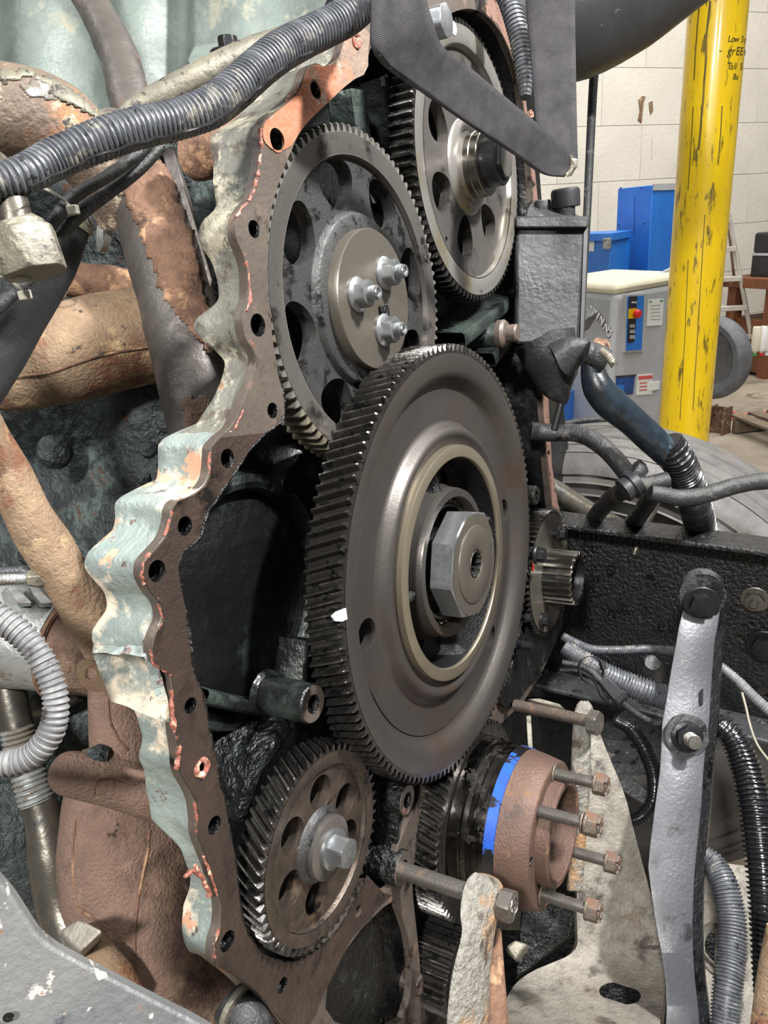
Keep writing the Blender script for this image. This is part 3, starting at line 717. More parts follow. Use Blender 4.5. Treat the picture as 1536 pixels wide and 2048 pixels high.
mk('hub_sleeve', lathe([(.0395, 0), (.0395, -.010), (.0385, -.011), (.0385, -.020), (.0375, -.021), (.0250, -.022)], 72), 'ringpol', camg, local=True, angle=35, part_label='polished hub sleeve')
cb = mk('hub_bolt', join(lathe([(.0255, -.018), (.0255, -.022), (.024, -.023), (.020, -.023)], 48), lathe([(.029, -.021), (.029, -.040), (.0275, -.0415), (.0225, -.0418)], 48), prism(6, .0205, [(-.030, .03), (-.0435, .03), (-.0458, .0225), (-.0462, .0195)], 48, ph=.3, cap0=False)), 'bolt_black', camg, local=True, angle=28, part_label='black hex hub bolt')
mk('bolt_face', lathe([(.0196, -.0463), (.0178, -.0466), (.0004, -.0466)], 40), 'bolt', cb, local=True)
mk('paint_dab', jitter(lathe([(.0075, -.0016), (.006, -.002), (.0004, -.0022)], 14, (-.0245, 0, .1505)), .001, 90), 'paper', camg, local=True)

# ================================================================== LOWER LEFT GEAR
DX, DZ = -.2910, -.1685
drv = root('accessory_drive_gear', 'small brown-tinted six-holed gear, lower left of the bull gear', 'gear', (DX, .026, DZ))
mk('toothed_rim', toothed(56, .0956, .0078, .028, .0755, helix=-6.5, slices=5, chamfer=.001), 'teeth', drv, local=True, angle=28)
mk('rim_face', lathe([(.0880, -.0004), (.0775, -.0004), (.0758, .001), (.0745, .0052), (.072, .0062)], 96), 'web_brown', drv, local=True, angle=40)
dh = [circ(.0502 * cos(radians(a)), .0502 * sin(radians(a)), .0168, 28) for a in (73, 14, 131, -171, -113, -33)]
mk('gear_web', plate(circ(0, 0, .0748, 96), dh, .0050, .020), 'web_brown', drv, local=True, angle=30, bevel=.0012)
mk('hub', lathe([(.036, .005), (.0325, .0005), (.0310, -.0005), (.0308, -.0035), (.0295, -.0045), (.0180, -.0045)], 64), 'web', drv, local=True, angle=40)
mk('collar', lathe([(.0300, -.003), (.0298, -.0075), (.0285, -.0085), (.0170, -.0088)], 64), 'gear', drv, local=True, angle=40)
mk('washer', lathe([(.0190, -.0085), (.0190, -.0125), (.0180, -.0130), (.008, -.0130)], 48), 'nut', drv, local=True)
hb = mk('hub_bolt', prism(6, .0128, [(-.0128, .02), (-.0262, .02), (-.0280, .0135), (-.0284, .0120)], 48, ph=.25, cap0=False), 'nut', drv, local=True, angle=26, part_label='grey hex hub bolt with a centre hole')
mk('bore', lathe([(.0048, -.0286), (.0044, -.0282), (.0004, -.0280)], 20), 'grime_shade', hb, local=True)

# ================================================================== CRANKSHAFT GEAR AND HUB
KX, KZ = .0, -.372
crk = root('crankshaft_gear', 'oily gear behind the blue-banded crankshaft hub', 'gear', (KX, .010, KZ))
mk('toothed_rim', toothed(72, .1290, .0082, .045, .1080, helix=-2.2, slices=4), 'teeth', crk, local=True, angle=28)
mk('gear_web', plate(circ(0, 0, .1085, 96), [circ(0, 0, .05, 48)] + [circ(.098 * cos(radians(a)), .098 * sin(radians(a)), .004, 14) for a in (60, 66, 120)], .0006, .02), 'gear_dark', crk, local=True, angle=30)
hubr = root('crankshaft_hub', 'rusty round crankshaft hub with a blue painted band', 'hub', (KX, -.05, KZ))
hy = lambda y: y + 0
KC = (KX, 0, KZ + .006)
mk('seal_journal', lathe([(.1025, .008), (.1025, -.006), (.099, -.008), (.0985, -.014), (.1005, -.0155), (.1005, -.021), (.0975, -.0225), (.0975, -.030), (.0990, -.0315), (.0990, -.039)], 128, KC), 'hubsteel', hubr, angle=35)
mk('blue_band', lathe([(.0990, -.0370), (.0994, -.0372), (.0982, -.0500), (.0965, -.0504)], 128, KC), 'blue_mark', hubr, angle=35, part_label='worn blue paint band')
hf = mk('hub_drum', lathe([(.0960, -.0500), (.0975, -.0506), (.0945, -.0700), (.0905, -.0880), (.0885, -.0900), (.0870, -.0904)], 128, KC), 'hubrust', hubr, angle=40)
bolts_a = []
HY = -.0902
def hubpt(px, py): 
    p = Y(px, py, HY); return p
hb_px = [(1108, 1547), (1071, 1612), (1155, 1725), (1082, 1788)]
fh = []
for px, py in hb_px + [(1052, 1735)]:
    p = hubpt(px, py); dx, dz = p.x - KC[0], p.z - KC[2]
    k = min(1.0, .0800 / hypot(dx, dz)); fh.append((KC[0] + dx * k, KC[2] + dz * k))
mk('hub_face', plate(circ(KC[0], KC[2], .0875, 128), [circ(KC[0], KC[2], .0660, 64), circ(fh[4][0], fh[4][1], .0058, 18)], -.0904, -.075), 'hubrust', hubr, angle=30, part_label='rusty brown hub face')
mk('bolt_hole', lathe([(.0058, -.0903), (.0056, -.078), (.0004, -.078)], 18, (fh[4][0], 0, fh[4][1])), 'grime_shade', hubr)
rc_ = (KX, 0, KZ + .014)
mk('pilot_ring', lathe([(.0665, -.078), (.0660, -.1040), (.0640, -.1062), (.0575, -.1062), (.0560, -.1045), (.0555, -.050)], 96, rc_), 'hubrust', hubr, angle=40, part_label='rusty raised pilot ring')
mk('centre_bore', lathe([(.0556, -.062), (.05, -.045), (.0004, -.045)], 64, rc_), 'grime_shade', hubr)  # dark lining carries the deep bore's shade in its colour
# the four loosened bolts: threads next to the hub, heads outward
def hub_bolt(label):
    r = root('hub_bolt', label, 'bolt', (0, 0, 0), group=None)
    mk('shank', lathe([(.0004, 0), (.0064, 0)] + threadprof(.0075, -.002, -.030, .0021, .0010) + [(.0070, -.0305), (.0070, -.056)], 28), 'bolt', r, local=True, angle=30)
    mk('washer', lathe([(.0071, .0), (.0120, .0), (.0125, -.0012), (.0120, -.0026), (.0071, -.0026)], 32), 'bolt_rust', r, local=True)
    # twelve-point notched head
    def fn(a, r_, y): return r_ * (1 - .0 + .0 * a)
    h = mk('head', join(prism(6, .0118, [(-.056, .02), (-.0670, .02), (-.0690, .0125), (-.0692, .0108)], 72, ph=.5, cap0=False, cap1=False),
                        lathe([(.0130, -.0545), (.0134, -.0560), (.0128, -.0575)], 32)), 'bolt_rust', r, local=True, angle=26, part_label='rust-stained hex head')
    def cas(a, r_, y): return r_
    teeth = []
    for k in range(6):
        a = k * pi / 3 + .25
        teeth.append(xf(box((.0086, -.0705, 0), (.0042, .0042, .0055)), Matrix.Rotation(a, 4, 'Y')))
    mk('castle_tab', join(*teeth, lathe([(.0110, -.0690), (.0066, -.0688), (.006, -.066), (.0004, -.066)], 36)), 'bolt_rust', h, local=True)
    return r
labs = ['loosened hub bolt highest on the rusty hub, above the ring', 'loosened hub bolt with washer by its head, in front of the ring', 'loosened hub bolt lying right of the ring, third down', 'lowest loosened hub bolt, beside the orange-grey mount arm']
ends = [(1215, 1580), (1200, 1640), (1237, 1757), (1200, 1822)]
hb0 = hub_bolt(labs[0])
for i, ((x, z), e) in enumerate(zip(fh[:4], ends)):
    o = hb0 if i == 0 else dup(hb0, None, None, labs[i])
    o['group'] = 'loosened crankshaft hub bolts'
    y = HY
    # stretch so the head end falls where it is seen
    best = min((abs((RIGHT.dot(V((x, yy, z)) - C0) / FWD.dot(V((x, yy, z)) - C0)) * FPX + 768 - e[0]), yy) for yy in [HY - .0005 * k for k in range(10, 260)])
    Ls = (HY - best[1]) / .0715
    ax = V((0, 0, 0))
    o.matrix_world = TE @ Matrix.Translation((x, y - .0003, z)) @ Matrix.Diagonal((1, max(.7, min(1.3, Ls)), 1, 1))
    if i == 1:
        for ch_ in o.children:
            if ch_.name.startswith('washer'): ch_.location.y = -.0505

# ================================================================== LOWER PUMP GEAR
pg = root('pump_gear', 'long-toothed black gear behind the mount arm at the bottom', 'gear', (-.098, .004, -.530))
mk('toothed_rim', toothed(36, .0600, .0082, .050, .030, helix=0, slices=1), 'teeth', pg, local=True, angle=28)
mk('gear_face', lathe([(.051, -.001), (.035, -.001), (.031, .004), (.012, .004), (.012, -.006), (.0004, -.006)], 48), 'gear_dark', pg, local=True)

# ================================================================== SMALL GEAR AND SPLINED PINION (right)
SX, SZ = .367, -.178
sg = root('accessory_gear', 'small thin gear peeking out right of the bull gear', 'gear', (SX, .019, SZ))
mk('toothed_rim', toothed(64, .105, .0072, .032, .085, helix=1.2, slices=3), 'teeth', sg, local=True, angle=28)
mk('gear_face', lathe([(.0975, -.0005), (.0855, -.0005), (.084, 0), (.0004, 0)], 96), 'hubplate', sg, local=True)
mk('paint_dab', jitter(box((-.0793, -.0012, .0454), (.004, .0012, .014)), .0015, 90), 'red', sg, local=True, part_label='red paint dab')
def capbolt(par, px, py, y, s=1):
    p = Y(px, py, y); q = INV[par.name] @ p
    g = join(prism(6, .0088 * s, [(0, .02), (-.010 * s, .02), (-.0118 * s, .0094 * s), (-.012 * s, .008 * s)], 48, tuple(q), ph=.4, cap0=False), lathe([(.0125 * s, .001), (.0128 * s, -.0012), (.0115 * s, -.003 * s), (.0085 * s, -.004 * s)], 32, tuple(q)), lathe([(.0075 * s, .02), (.0075 * s, 0)], 16, tuple(q)))
    mk('bolt', g, 'bolt_black', par, local=True, angle=28)
capbolt(sg, 1118, 1068, .010); capbolt(sg, 1072, 1109, .006, 1.15)
def spl(a, r, y):
    u = (a * 22 / (2 * pi)) % 1
    return r - (.0052 if .30 < u < .74 else (.0026 if .25 < u < .79 else 0)) * (1 if r > .03 else 0)
pin = root('splined_pinion', 'shiny hollow splined pinion sticking out right of the bull gear', 'pinion', (SX + .0, -.024, SZ - .006))
mk('spline_teeth', lathe([(.0445, .050), (.0445, -.002), (.0435, -.004), (.0375, -.004)], 22 * 14, rfun=spl), 'ringpol', pin, local=True, angle=25)
mk('bore', lathe([(.0382, -.0042), (.0360, -.0036), (.0345, .0), (.0340, .03), (.0004, .03)], 48), 'bolt_black', pin, local=True)
mk('journal', lathe([(.0380, .02), (.0400, .022), (.0400, .045)], 48), 'bolt_black', pin, local=True)
# lower adjacent carrier with its bolts
cr = root('pump_carrier', 'black carrier plate with bolts below the splined pinion', 'carrier plate', Y(1090, 1300, .03))
mk('carrier_plate', jitter(plate(smooth_loop(xz([(1040,1230),(1080,1215),(1110,1190),(1125,1230),(1105,1290),(1075,1340),(1040,1390),(1010,1420),(990,1400),(1020,1330)], .035), 1), [circ(Y(1076,1346,.035).x, Y(1076,1346,.035).z, .006, 14)], .030, .06), .0015, 50), 'grime_shade', cr)
capbolt(cr, 1083, 1240, .018, .95); capbolt(cr, 1052, 1236, .012, .6)
p = Y(1050, 1292, .012); mk('stud', lathe([(.0004, -.012)] + threadprof(.0075, -.012, .03, .002, .0008), 20, tuple(p)), 'bolt_black', cr)

# ================================================================== LEFT SIDE OF THE ENGINE
def T(path, r=None, **k): return tube(tp(path, r), **k)
from mathutils.bvhtree import BVHTree
def bvh(o):
    bpy.context.view_layer.update()
    dg = bpy.context.evaluated_depsgraph_get(); e = o.evaluated_get(dg); me = e.to_mesh()
    mw = TE.inverted() @ o.matrix_world
    t = BVHTree.FromPolygons([mw @ v.co for v in me.vertices], [tuple(p.vertices) for p in me.polygons]); e.to_mesh_clear(); return t
def hit(t, px, py):
    d = ray(px, py).normalized(); r = t.ray_cast(C0, d); return r[0], r[1]
def fuse(o, vox=.004, it=4):
    r = o.modifiers.new('remesh', 'REMESH'); r.mode = 'VOXEL'; r.voxel_size = vox; r.use_smooth_shade = True
    s = o.modifiers.new('smooth', 'SMOOTH'); s.iterations = it; s.factor = .6

# engine block wall with its vertical swells
blk = root('engine_block', 'faded green painted engine block wall behind the pipes, top left', 'engine block', D(300, 300, 1.15))
rows = []
for j in range(22):
    v = j / 21; row = []
    for i in range(100):
        px = -720 + 1500 * i / 99; py = -380 + 810 * v; u = (px + 120) / 900
        p = D(px, py, 1.10 - .10 * u)
        f = .022 * sin((px) / 33) * (1 if px < 380 else .35) + .018 * math.tanh((px - 372) / 10) + noise.noise(p * 20) * .003
        row.append(p + V((-1, -.55, 0)).normalized() * f)
    rows.append(row)
mk('block_wall', quadgrid(rows), 'block', blk, angle=70)
mk('valve_cover_rail', hexa([D(372,118,.92), D(385,92,.95), D(520,70,.96), D(540,96,.93), D(376,132,.92), D(390,125,.97), D(525,100,.98), D(540,110,.93)]), 'block', blk, bevel=.004)
c = D(455, 92, .90)
bR = Matrix.Rotation(radians(90), 4, 'X')
def up_bolt(par, px, py, t, s, material='bolt_black', name='bolt'):
    c = D(px, py, t); Mx = Matrix.Translation(c) @ Matrix.Rotation(radians(-84), 4, 'X') @ Matrix.Scale(s, 4)
    g = join(prism(6, .009, [(0, .02), (-.010, .02), (-.0115, .0095), (-.012, .008)], 48, cap0=False, ph=.3), lathe([(.0008, .004), (.019, .004), (.0195, .002), (.017, 0), (.009, -.001)], 36))
    return mk(name, xf(g, Mx), material, par, angle=28)
up_bolt(blk, 457, 98, .90, 1.15)
mk('rocker_boss', xf(lathe([(.03, 0), (.028, -.012), (.022, -.018), (.001, -.018)], 32), Matrix.Translation(D(585, 150, .86)) @ Matrix.Rotation(radians(-60), 4, 'X')), 'block', blk)
# low dark casting
rows = []
for j in range(56):
    v = j / 55; row = []
    for i in range(60):
        u = -.85 + 1.85 * i / 59; px = -140 + 700 * u; py = 250 + 2050 * v
        p = D(px, py, 1.02 - .12 * u)
        f = noise.fractal(p * 9, 1, 2, 4) * .035 + noise.noise(p * 45) * .004
        row.append(p + V((-.8, -.6, 0)) * f)
    rows.append(row)
mk('block_casting', quadgrid(rows), 'block_dark', blk, angle=75, part_label='grimy dark lower casting')
for (px, py, r, t) in ((300, 900, .010, .9), (290, 960, .007, .9), (335, 845, .012, .88), (110, 905, .02, .92), (60, 1110, .012, .85), (310, 1010, .006, .9)):
    mk('casting_lump', jitter(xf(lathe([(.001, -.5), (.6, -.42), (.95, -.1), (1.1, .2)], 16), Matrix.Translation(D(px, py, t)) @ Matrix.Rotation(radians(-30), 4, 'Z') @ Matrix.Scale(r, 4)), .002, 60), 'block_dark', blk)

o = mk('coolant_pipe', T([(-60,-260,.96,30),(50,-140,.945,30),(120,-60,.93,30),(165,-20,.92,31),(205,45,.90,35),(238,115,.88,39),(258,190,.86,41),(275,260,.85,42),(292,320,.85,40)], step=.006, amp=.001, nsc=40, seg=28)[:2], 'pipe')
tag(o, 'bent brown-grey steel pipe curving down at top left behind the thick conduit', 'pipe')
for (px, py, r) in ((232, 100, .006), (255, 140, .004), (222, 92, .005)):
    p = D(px, py, .85)
shield = root('crossover_pipe', 'tall weathered pipe with rust half running down behind the gear housing', 'pipe', D(400, 880, .80))
mk('pipe', T([(215,250,.84,40),(262,320,.83,62),(295,400,.82,74),(322,480,.81,76),(346,570,.80,76),(372,670,.79,76),(398,780,.785,78),(420,900,.78,80)], step=.008, amp=.0022, nsc=22, seg=32)[:2], 'pipe', shield)
def curl(pts, t, wd, material, par, name):
    rows = []
    for a, b, c_, d in pts:
        p, q = D(a, b, t), D(c_, d, t)
        n = (C0 - p).normalized()
        rows.append([p, (p + q) / 2 + n * wd, q + n * wd * .3])
    return mk(name, join(quadgrid(rows), shift(quadgrid(rows), (0.001, .0015, 0))), material, par, angle=70)
tb = bvh([c_ for c_ in shield.children][0])
def skin(tb, px_poly, material, par, name, off=.0012, step=7, label=None, edge=.004):
    """thin flake lying on a surface, with a ragged edge; outline in pixels."""
    xs = [p[0] for p in px_poly]; ys = [p[1] for p in px_poly]
    def inside(x, y):
        c_ = False; n = len(px_poly)
        for i in range(n):
            x1, y1 = px_poly[i]; x2, y2 = px_poly[(i + 1) % n]
            if (y1 > y) != (y2 > y) and x < (x2 - x1) * (y - y1) / (y2 - y1) + x1: c_ = not c_
        return c_
    vs, fs, idx = [], [], {}
    def get(i, j):
        if (i, j) in idx: return idx[(i, j)]
        x = i * step + noise.noise(V((i * .7, j * .7, 3))) * step * .5; y = j * step + noise.noise(V((i * .7, j * .7, 9))) * step * .5
        h, n = hit(tb, x, y)
        if h is None: idx[(i, j)] = None; return None
        if n.dot(h - C0) > 0: n = -n
        vs.append(h + n * (off + abs(noise.noise(h * 60)) * off)); idx[(i, j)] = len(vs) - 1
        return idx[(i, j)]
    for j in range(int(min(ys) // step), int(max(ys) // step) + 1):
        for i in range(int(min(xs) // step), int(max(xs) // step) + 1):
            cx, cy = (i + .5) * step, (j + .5) * step
            k = 10 * noise.noise(V((cx * .05, cy * .05, 1)))
            if inside(cx + k, cy + k * .7):
                q = [get(i, j), get(i + 1, j), get(i + 1, j + 1), get(i, j + 1)]
                if None in q: continue
                if max((vs[a] - vs[b]).length for a in q for b in q) > .05: continue
                fs.append(tuple(q))
    if not fs: return None
    o = mk(name, (vs, fs), material, par, angle=60, part_label=label)
    s = o.modifiers.new('thick', 'SOLIDIFY'); s.thickness = off * 1.2
    return o
skin(tb, [(265,300),(330,330),(360,400),(395,520),(420,640),(430,720),(330,600),(285,470),(240,380),(245,330)], 'rust', shield, 'rust_patch', .0015, label='smooth brown rust patch')
skin(tb, [(372,800),(410,790),(438,815),(440,880),(400,885),(368,860)], 'rust_pink', shield, 'rust_patch', .0015)
o = mk('heat_strip', jitter(hexa([D(322,300,.80),D(345,292,.80),D(425,560,.79),D(412,600,.79),D(326,300,.83),D(350,292,.83),D(430,560,.82),D(416,600,.82)]), .002, 40), 'pipe', shield, bevel=.001, part_label='dark curled metal strip')

el = root('exhaust_elbow', 'big elbow pipe with orange rust and cream flakes at the upper left edge', 'exhaust pipe', D(60, 300, .75))
e1 = mk('elbow', T([(-420,240,.78,88),(-240,228,.77,88),(-110,225,.76,88),(-20,222,.75,88),(60,228,.75,86),(130,262,.76,80),(185,320,.78,66),(225,390,.80,52),(240,440,.82,44)], step=.006, amp=.003, nsc=18, seg=36)[:2], 'pipe_rust', el)
tb = bvh(e1)
skin(tb, [(0,140),(60,142),(120,165),(170,200),(205,240),(150,215),(100,190),(95,165),(50,155),(0,165)], 'cream', el, 'scale_flake', .0015)
skin(tb, [(35,170),(70,158),(110,168),(135,190),(95,200),(60,192)], 'alu', el, 'bare_patch', .0008, step=5)
o = mk('turbo_clamp', lathe([(.9, -.1), (1.0, -.1), (1.0, .1), (.9, .1)], 48, close=True), 'alu', el, local=True)
o.matrix_local = INV[el.name] @ Matrix.Translation(D(212, 440, .84)) @ Matrix.Rotation(radians(60), 4, 'Z') @ Matrix.Rotation(radians(20), 4, 'X') @ Matrix.Scale(.035, 4)

mf = root('exhaust_manifold', 'tan scaly exhaust manifold log at the left edge', 'exhaust manifold', D(150, 800, .85))
m1 = mk('manifold_log', T([(-420,790,.86,60),(-250,785,.85,56),(-110,775,.84,52),(-20,762,.84,60),(50,742,.84,76),(130,712,.85,94),(210,690,.87,98),(300,668,.90,96),(380,645,.93,90)], step=.007, amp=.004, nsc=14, seg=36)[:2], 'tan', mf)
tb = bvh(m1)
for path in ([(5,762),(50,752),(100,745),(150,728),(200,712),(260,700),(330,690)],):
    P = [hit(tb, a, b)[0] for a, b in path]
    P = [(p, .0016) for p in P if p]
    if len(P) > 3: mk('casting_seam', tube(P, 8, .004)[:2], 'rust', mf)
o = mk('manifold_runner', T([(105,560,.93,30),(180,562,.93,34),(250,575,.94,38),(330,590,.95,40)], step=.006, amp=.0025, nsc=30)[:2], 'rust')
tag(o, 'dark crusty rusted tube lying behind the tall pipe, above the tan manifold', 'pipe')
o = mk('bracket_wire', T([(85,595,.80,4),(115,600,.80,4),(130,585,.80,4),(115,570,.80,4)], step=.003)[:2], 'rust'); tag(o, 'small rusty bent wire clip beside the braided hose', 'clip')
o = mk('drain_pipe', T([(-260,430,.60,36),(-170,590,.61,36),(-90,740,.62,36),(-40,850,.62,42),(12,940,.63,45),(62,1040,.64,47),(112,1120,.65,48),(165,1205,.665,48),(215,1290,.68,48)], step=.005, amp=.0018, nsc=30, seg=32)[:2], 'tan')
tag(o, 'rusty tan pipe running diagonally down to the lowest housing boss', 'pipe')

# aluminium ribbed cylinder and its rust-coloured clamp ring
al = root('actuator_body', 'dull aluminium ribbed cylinder body at the left edge', 'engine part', D(40, 1400, .76))
mk('body', T([(-480,1190,.79,112),(-200,1236,.765,112),(-60,1254,.76,108),(20,1268,.757,104),(80,1281,.754,98),(120,1290,.752,95)], step=.006, amp=.0015, nsc=25, seg=48)[:2], 'alu', al)
for px, w_ in ((20, 22), (64, 20)):
    mk('rib', hexa([D(px-10,1172,.725), D(px+w_-6,1176,.725), D(px+w_+22,1205,.70), D(px+16,1208,.70), D(px-10,1178,.77), D(px+w_-6,1180,.77), D(px+w_+22,1222,.75), D(px+16,1224,.75)]), 'alu', al, bevel=.0015)
mk('clamp_ring', T([(122,1290,.752,100),(127,1291.2,.7518,104),(134,1293,.7515,104),(140,1294.5,.751,99)], step=.002, seg=64, amp=.0008, nsc=90)[:2], 'rust', al, part_label='rust-brown clamp ring')
mk('outlet_neck', T([(132,1292,.751,93),(175,1304,.748,88),(215,1318,.745,80),(250,1335,.74,66)], step=.006, amp=.001, nsc=30, seg=40)[:2], 'rust_pink', al)
fit = root('sensor_fitting', 'threaded rod and hex fitting lying over the aluminium body', 'fitting', D(70, 1155, .64))
def thr(pitch, dep=.12): return lambda s: 1 - dep * (.5 + .5 * cos(2 * pi * s / pitch))
mk('threaded_rod', tube(tp([(-60,1163,.63,12),(0,1160,.635,12),(58,1156,.64,12)]), 20, .0008, rf=thr(.0028))[:2], 'alu', fit)
mk('fitting_body', T([(55,1157,.64,17),(75,1156,.642,21),(90,1155,.644,20),(100,1158,.646,15)], step=.002, seg=6)[:2], 'cream', fit, bevel=.0008)
mk('thin_hose', tube(tp([(-60,1143,.655,11),(0,1144,.655,11),(45,1142,.655,11),(60,1148,.655,9)]), 14, .0012, rf=thr(.004, .1))[:2], 'conduit', fit)

lp = mk('wiring_conduit', conduit([(-260,1080,.50,29),(-160,1140,.50,29),(-70,1195,.50,29),(-15,1228,.50,29),(35,1262,.50,28),(75,1305,.50,27),(102,1360,.50,26),(112,1410,.50,26),(103,1462,.50,27),(68,1508,.50,27),(18,1527,.50,27),(-60,1530,.50,27),(-200,1510,.51,27)], None, .0040, .15, 20)[:2], 'conduit_light', angle=50)
tag(lp, 'light grey corrugated conduit looping out of the left edge', 'conduit')

# hydraulic tubes with ringed joints
ht = root('hydraulic_tube', 'greasy steel tube with two ringed bellows joints, lower left', 'tube', D(120, 1830, .74))
mk('tube', T([(-10,1270,.78,30),(8,1330,.77,31),(22,1400,.765,32),(38,1465,.76,30),(60,1550,.755,30),(88,1640,.75,36),(105,1720,.745,46),(125,1810,.74,50),(150,1880,.73,52)], step=.006, seg=28)[:2], 'steeltube', ht)
mk('bellows', tube(tp([(33,1455,.755,33),(43,1500,.755,34)]), 28, .0008, rf=thr(.005, .14))[:2], 'alu', ht)
mk('bellows', tube(tp([(56,1545,.75,34),(74,1605,.748,36)]), 28, .0008, rf=thr(.005, .14))[:2], 'alu', ht)
o = mk('steel_link', T([(60,1440,.83,26),(80,1410,.82,30),(110,1395,.82,30),(150,1370,.82,34)], step=.006, amp=.002)[:2], 'steeltube'); tag(o, 'dull steel link end behind the looping conduit', 'link')
c = D(64, 1440, .80)
low2 = root('dark_pump_body', 'dark grimy pump body below the looping conduit at the left', 'engine part', D(60, 1850, .85))
g = join(jitter(T([(-60,1560,.86,100),(40,1640,.86,130),(60,1760,.86,120),(40,1860,.86,90)], step=.01, seg=32)[:2], .012, 12), jitter(T([(60,1500,.88,70),(150,1420,.90,90),(230,1350,.92,90)], step=.01, seg=28)[:2], .008, 14))
mk('pump_casting', g, 'block_dark', low2, angle=60)
mk('mount_block', hexa([D(118,1862,.62), D(158,1838,.62), D(205,1862,.60), D(160,1905,.60), D(118,1875,.68), D(160,1850,.68), D(205,1880,.66), D(160,1925,.66)]), 'mount', low2, bevel=.002)
o = mk('short_pipe', T([(175,1878,.66,22),(200,1905,.655,26),(235,1950,.65,30),(260,1990,.65,30)], step=.004, amp=.001)[:2], 'tan'); tag(o, 'short tan pipe end behind the splashed plate at bottom left', 'pipe')

# big brown casting
wp = root('coolant_outlet_casting', 'large smooth brown rusted casting with elbow below the housing bosses', 'casting', D(300, 1980, .70))
parts_ = [
    T([(222,1255,.725,44),(224,1330,.72,46),(228,1400,.715,50),(240,1470,.71,60),(250,1530,.71,62)], step=.01, seg=36)[:2],
    T([(100,1541,.665,14),(112,1543,.665,36),(135,1546,.665,45),(185,1556,.67,47),(240,1570,.675,47),(300,1592,.68,46),(380,1622,.69,44)], step=.006, seg=36)[:2],
    T([(240,1500,.76,84),(243,1590,.76,112),(252,1680,.755,130),(262,1760,.75,136),(290,1850,.735,124),(345,1925,.73,112),(405,1990,.73,96),(455,2060,.73,84),(490,2130,.73,80)], step=.012, seg=48)[:2],
    T([(140,1740,.745,20),(185,1800,.735,58),(250,1850,.73,80)], step=.012, seg=36)[:2]]
wo = mk('casting_body', join(*parts_), 'rust_pink', wp, angle=80)
fuse(wo, .0042, 6)
tb = bvh(wo)
for path in ([(152,1640),(146,1700),(148,1760),(156,1815)], [(300,1660),(292,1720),(278,1790),(270,1860),(270,1920),(276,1970),(283,2010)], [(158,1818),(190,1838),(225,1860),(262,1885)], [(215,1380),(218,1430),(232,1470),(255,1500)], [(188,1588),(195,1560),(225,1555),(270,1570)]):
    P = []
    for a, b in path:
        h, n = hit(tb, a, b)
        if h is not None: P.append((h, .0014))
    if len(P) > 2: mk('casting_seam', tube(P, 8, .004, amp=.0006, nsc=90)[:2], 'rust', wp)
h, n = hit(tb, 200, 1512)
if h is not None: mk('grit_clump', jitter(xf(lathe([(.001, -.008), (.006, -.006), (.009, 0), (.010, .005)], 14), Matrix.Translation(h)), .004, 160), 'block_dark', wp)
mk('lug', jitter(plate(circ(0, 0, 1, 20, 1.5), [circ(0, .3, .42, 12, .5)], -.12, .12), .05, 3), 'tan', wp, local=True)
wp.children[-1].matrix_local = INV[wp.name] @ Matrix.Translation(D(186, 1352, .655)) @ Matrix.Rotation(radians(-35), 4, 'Z') @ Matrix.Rotation(radians(-20), 4, 'Y') @ Matrix.Scale(.0115, 4)
o = mk('hose_clamp', T([(468,2012,.66,44),(476,2018,.658,44)], step=.003, seg=40)[:2], 'cream'); tag(o, 'pale band clamp round the black hose end at bottom', 'clamp')
o = mk('hose_end', T([(462,2004,.67,42),(492,2040,.66,43),(525,2100,.66,44)], step=.005, seg=32, amp=.001)[:2], 'hose'); tag(o, 'black rubber hose end below the brown casting', 'hose')

# splashed plate in the corner
pl = [(-60,1700),(0,1764),(22,1790),(52,1838),(72,1868),(100,1892),(140,1915),(200,1946),(300,1998),(400,2048),(470,2092),(-60,2140)]
P = [D(a, b, .44 + .00012 * (a)) for a, b in smooth_loop(pl, 1)]
n = ((P[4] - P[0]).cross(P[12] - P[0])).normalized()
if n.dot(C0 - P[0]) < 0: n = -n
k = len(P); cen = D(120, 2020, .445)
vs = P + [p - n * .012 + V((0, 0, -.004)) for p in P]
fs = [tuple(range(k)), tuple(range(2 * k - 1, k - 1, -1))] + [(i, (i + 1) % k, (i + 1) % k + k, i + k) for i in range(k)]
pr = root('guard_plate', 'pale grey splashed steel plate in the bottom left corner', 'plate', cen)
mk('plate', (vs, fs), 'plate_grey', pr, bevel=.002, angle=35)
q = D(17, 2035, .4385)
mk('plate_hole', xf(lathe([(1, 0), (.9, .0), (.0005, .02)], 20), Matrix.Translation(q) @ n.to_track_quat('-Y', 'Z').to_matrix().to_4x4() @ Matrix.Scale(.0032, 4)), 'grime_shade', pr)

# fittings, cables, hoses at the upper left
st = root('brake_tube_fitting', 'bent steel tube with a large cream hex nut at the left edge', 'fitting', D(50, 520, .46))
mk('tube', T([(-260,300,.49,34),(-150,302,.48,34),(-60,318,.47,34),(-14,335,.465,34),(12,378,.462,33),(28,425,.46,33),(36,480,.46,33)], step=.003, seg=32, amp=.0004)[:2], 'steeltube', st)
ax = (D(70, 560, .465) - D(34, 455, .46)).normalized()
Mx = Matrix.Translation(D(42, 462, .465)) @ ax.to_track_quat('Y', 'Z').to_matrix().to_4x4()
mk('hex_nut', xf(prism(6, .0185, [(.0, .0185), (.0022, .0205), (.024, .03), (.0265, .0190), (.0275, .012)], 60, ph=.45), Mx), 'cream', st, angle=26, bevel=.0006)
mk('ferrule', xf(lathe([(.0105, -.008), (.0150, -.004), (.0158, 0), (.0150, .004)], 32), Mx), 'cream', st)
bh_ = root('braided_hose', 'braided black hose with a cream clamp, descending to the left edge', 'hose', D(60, 620, .55))
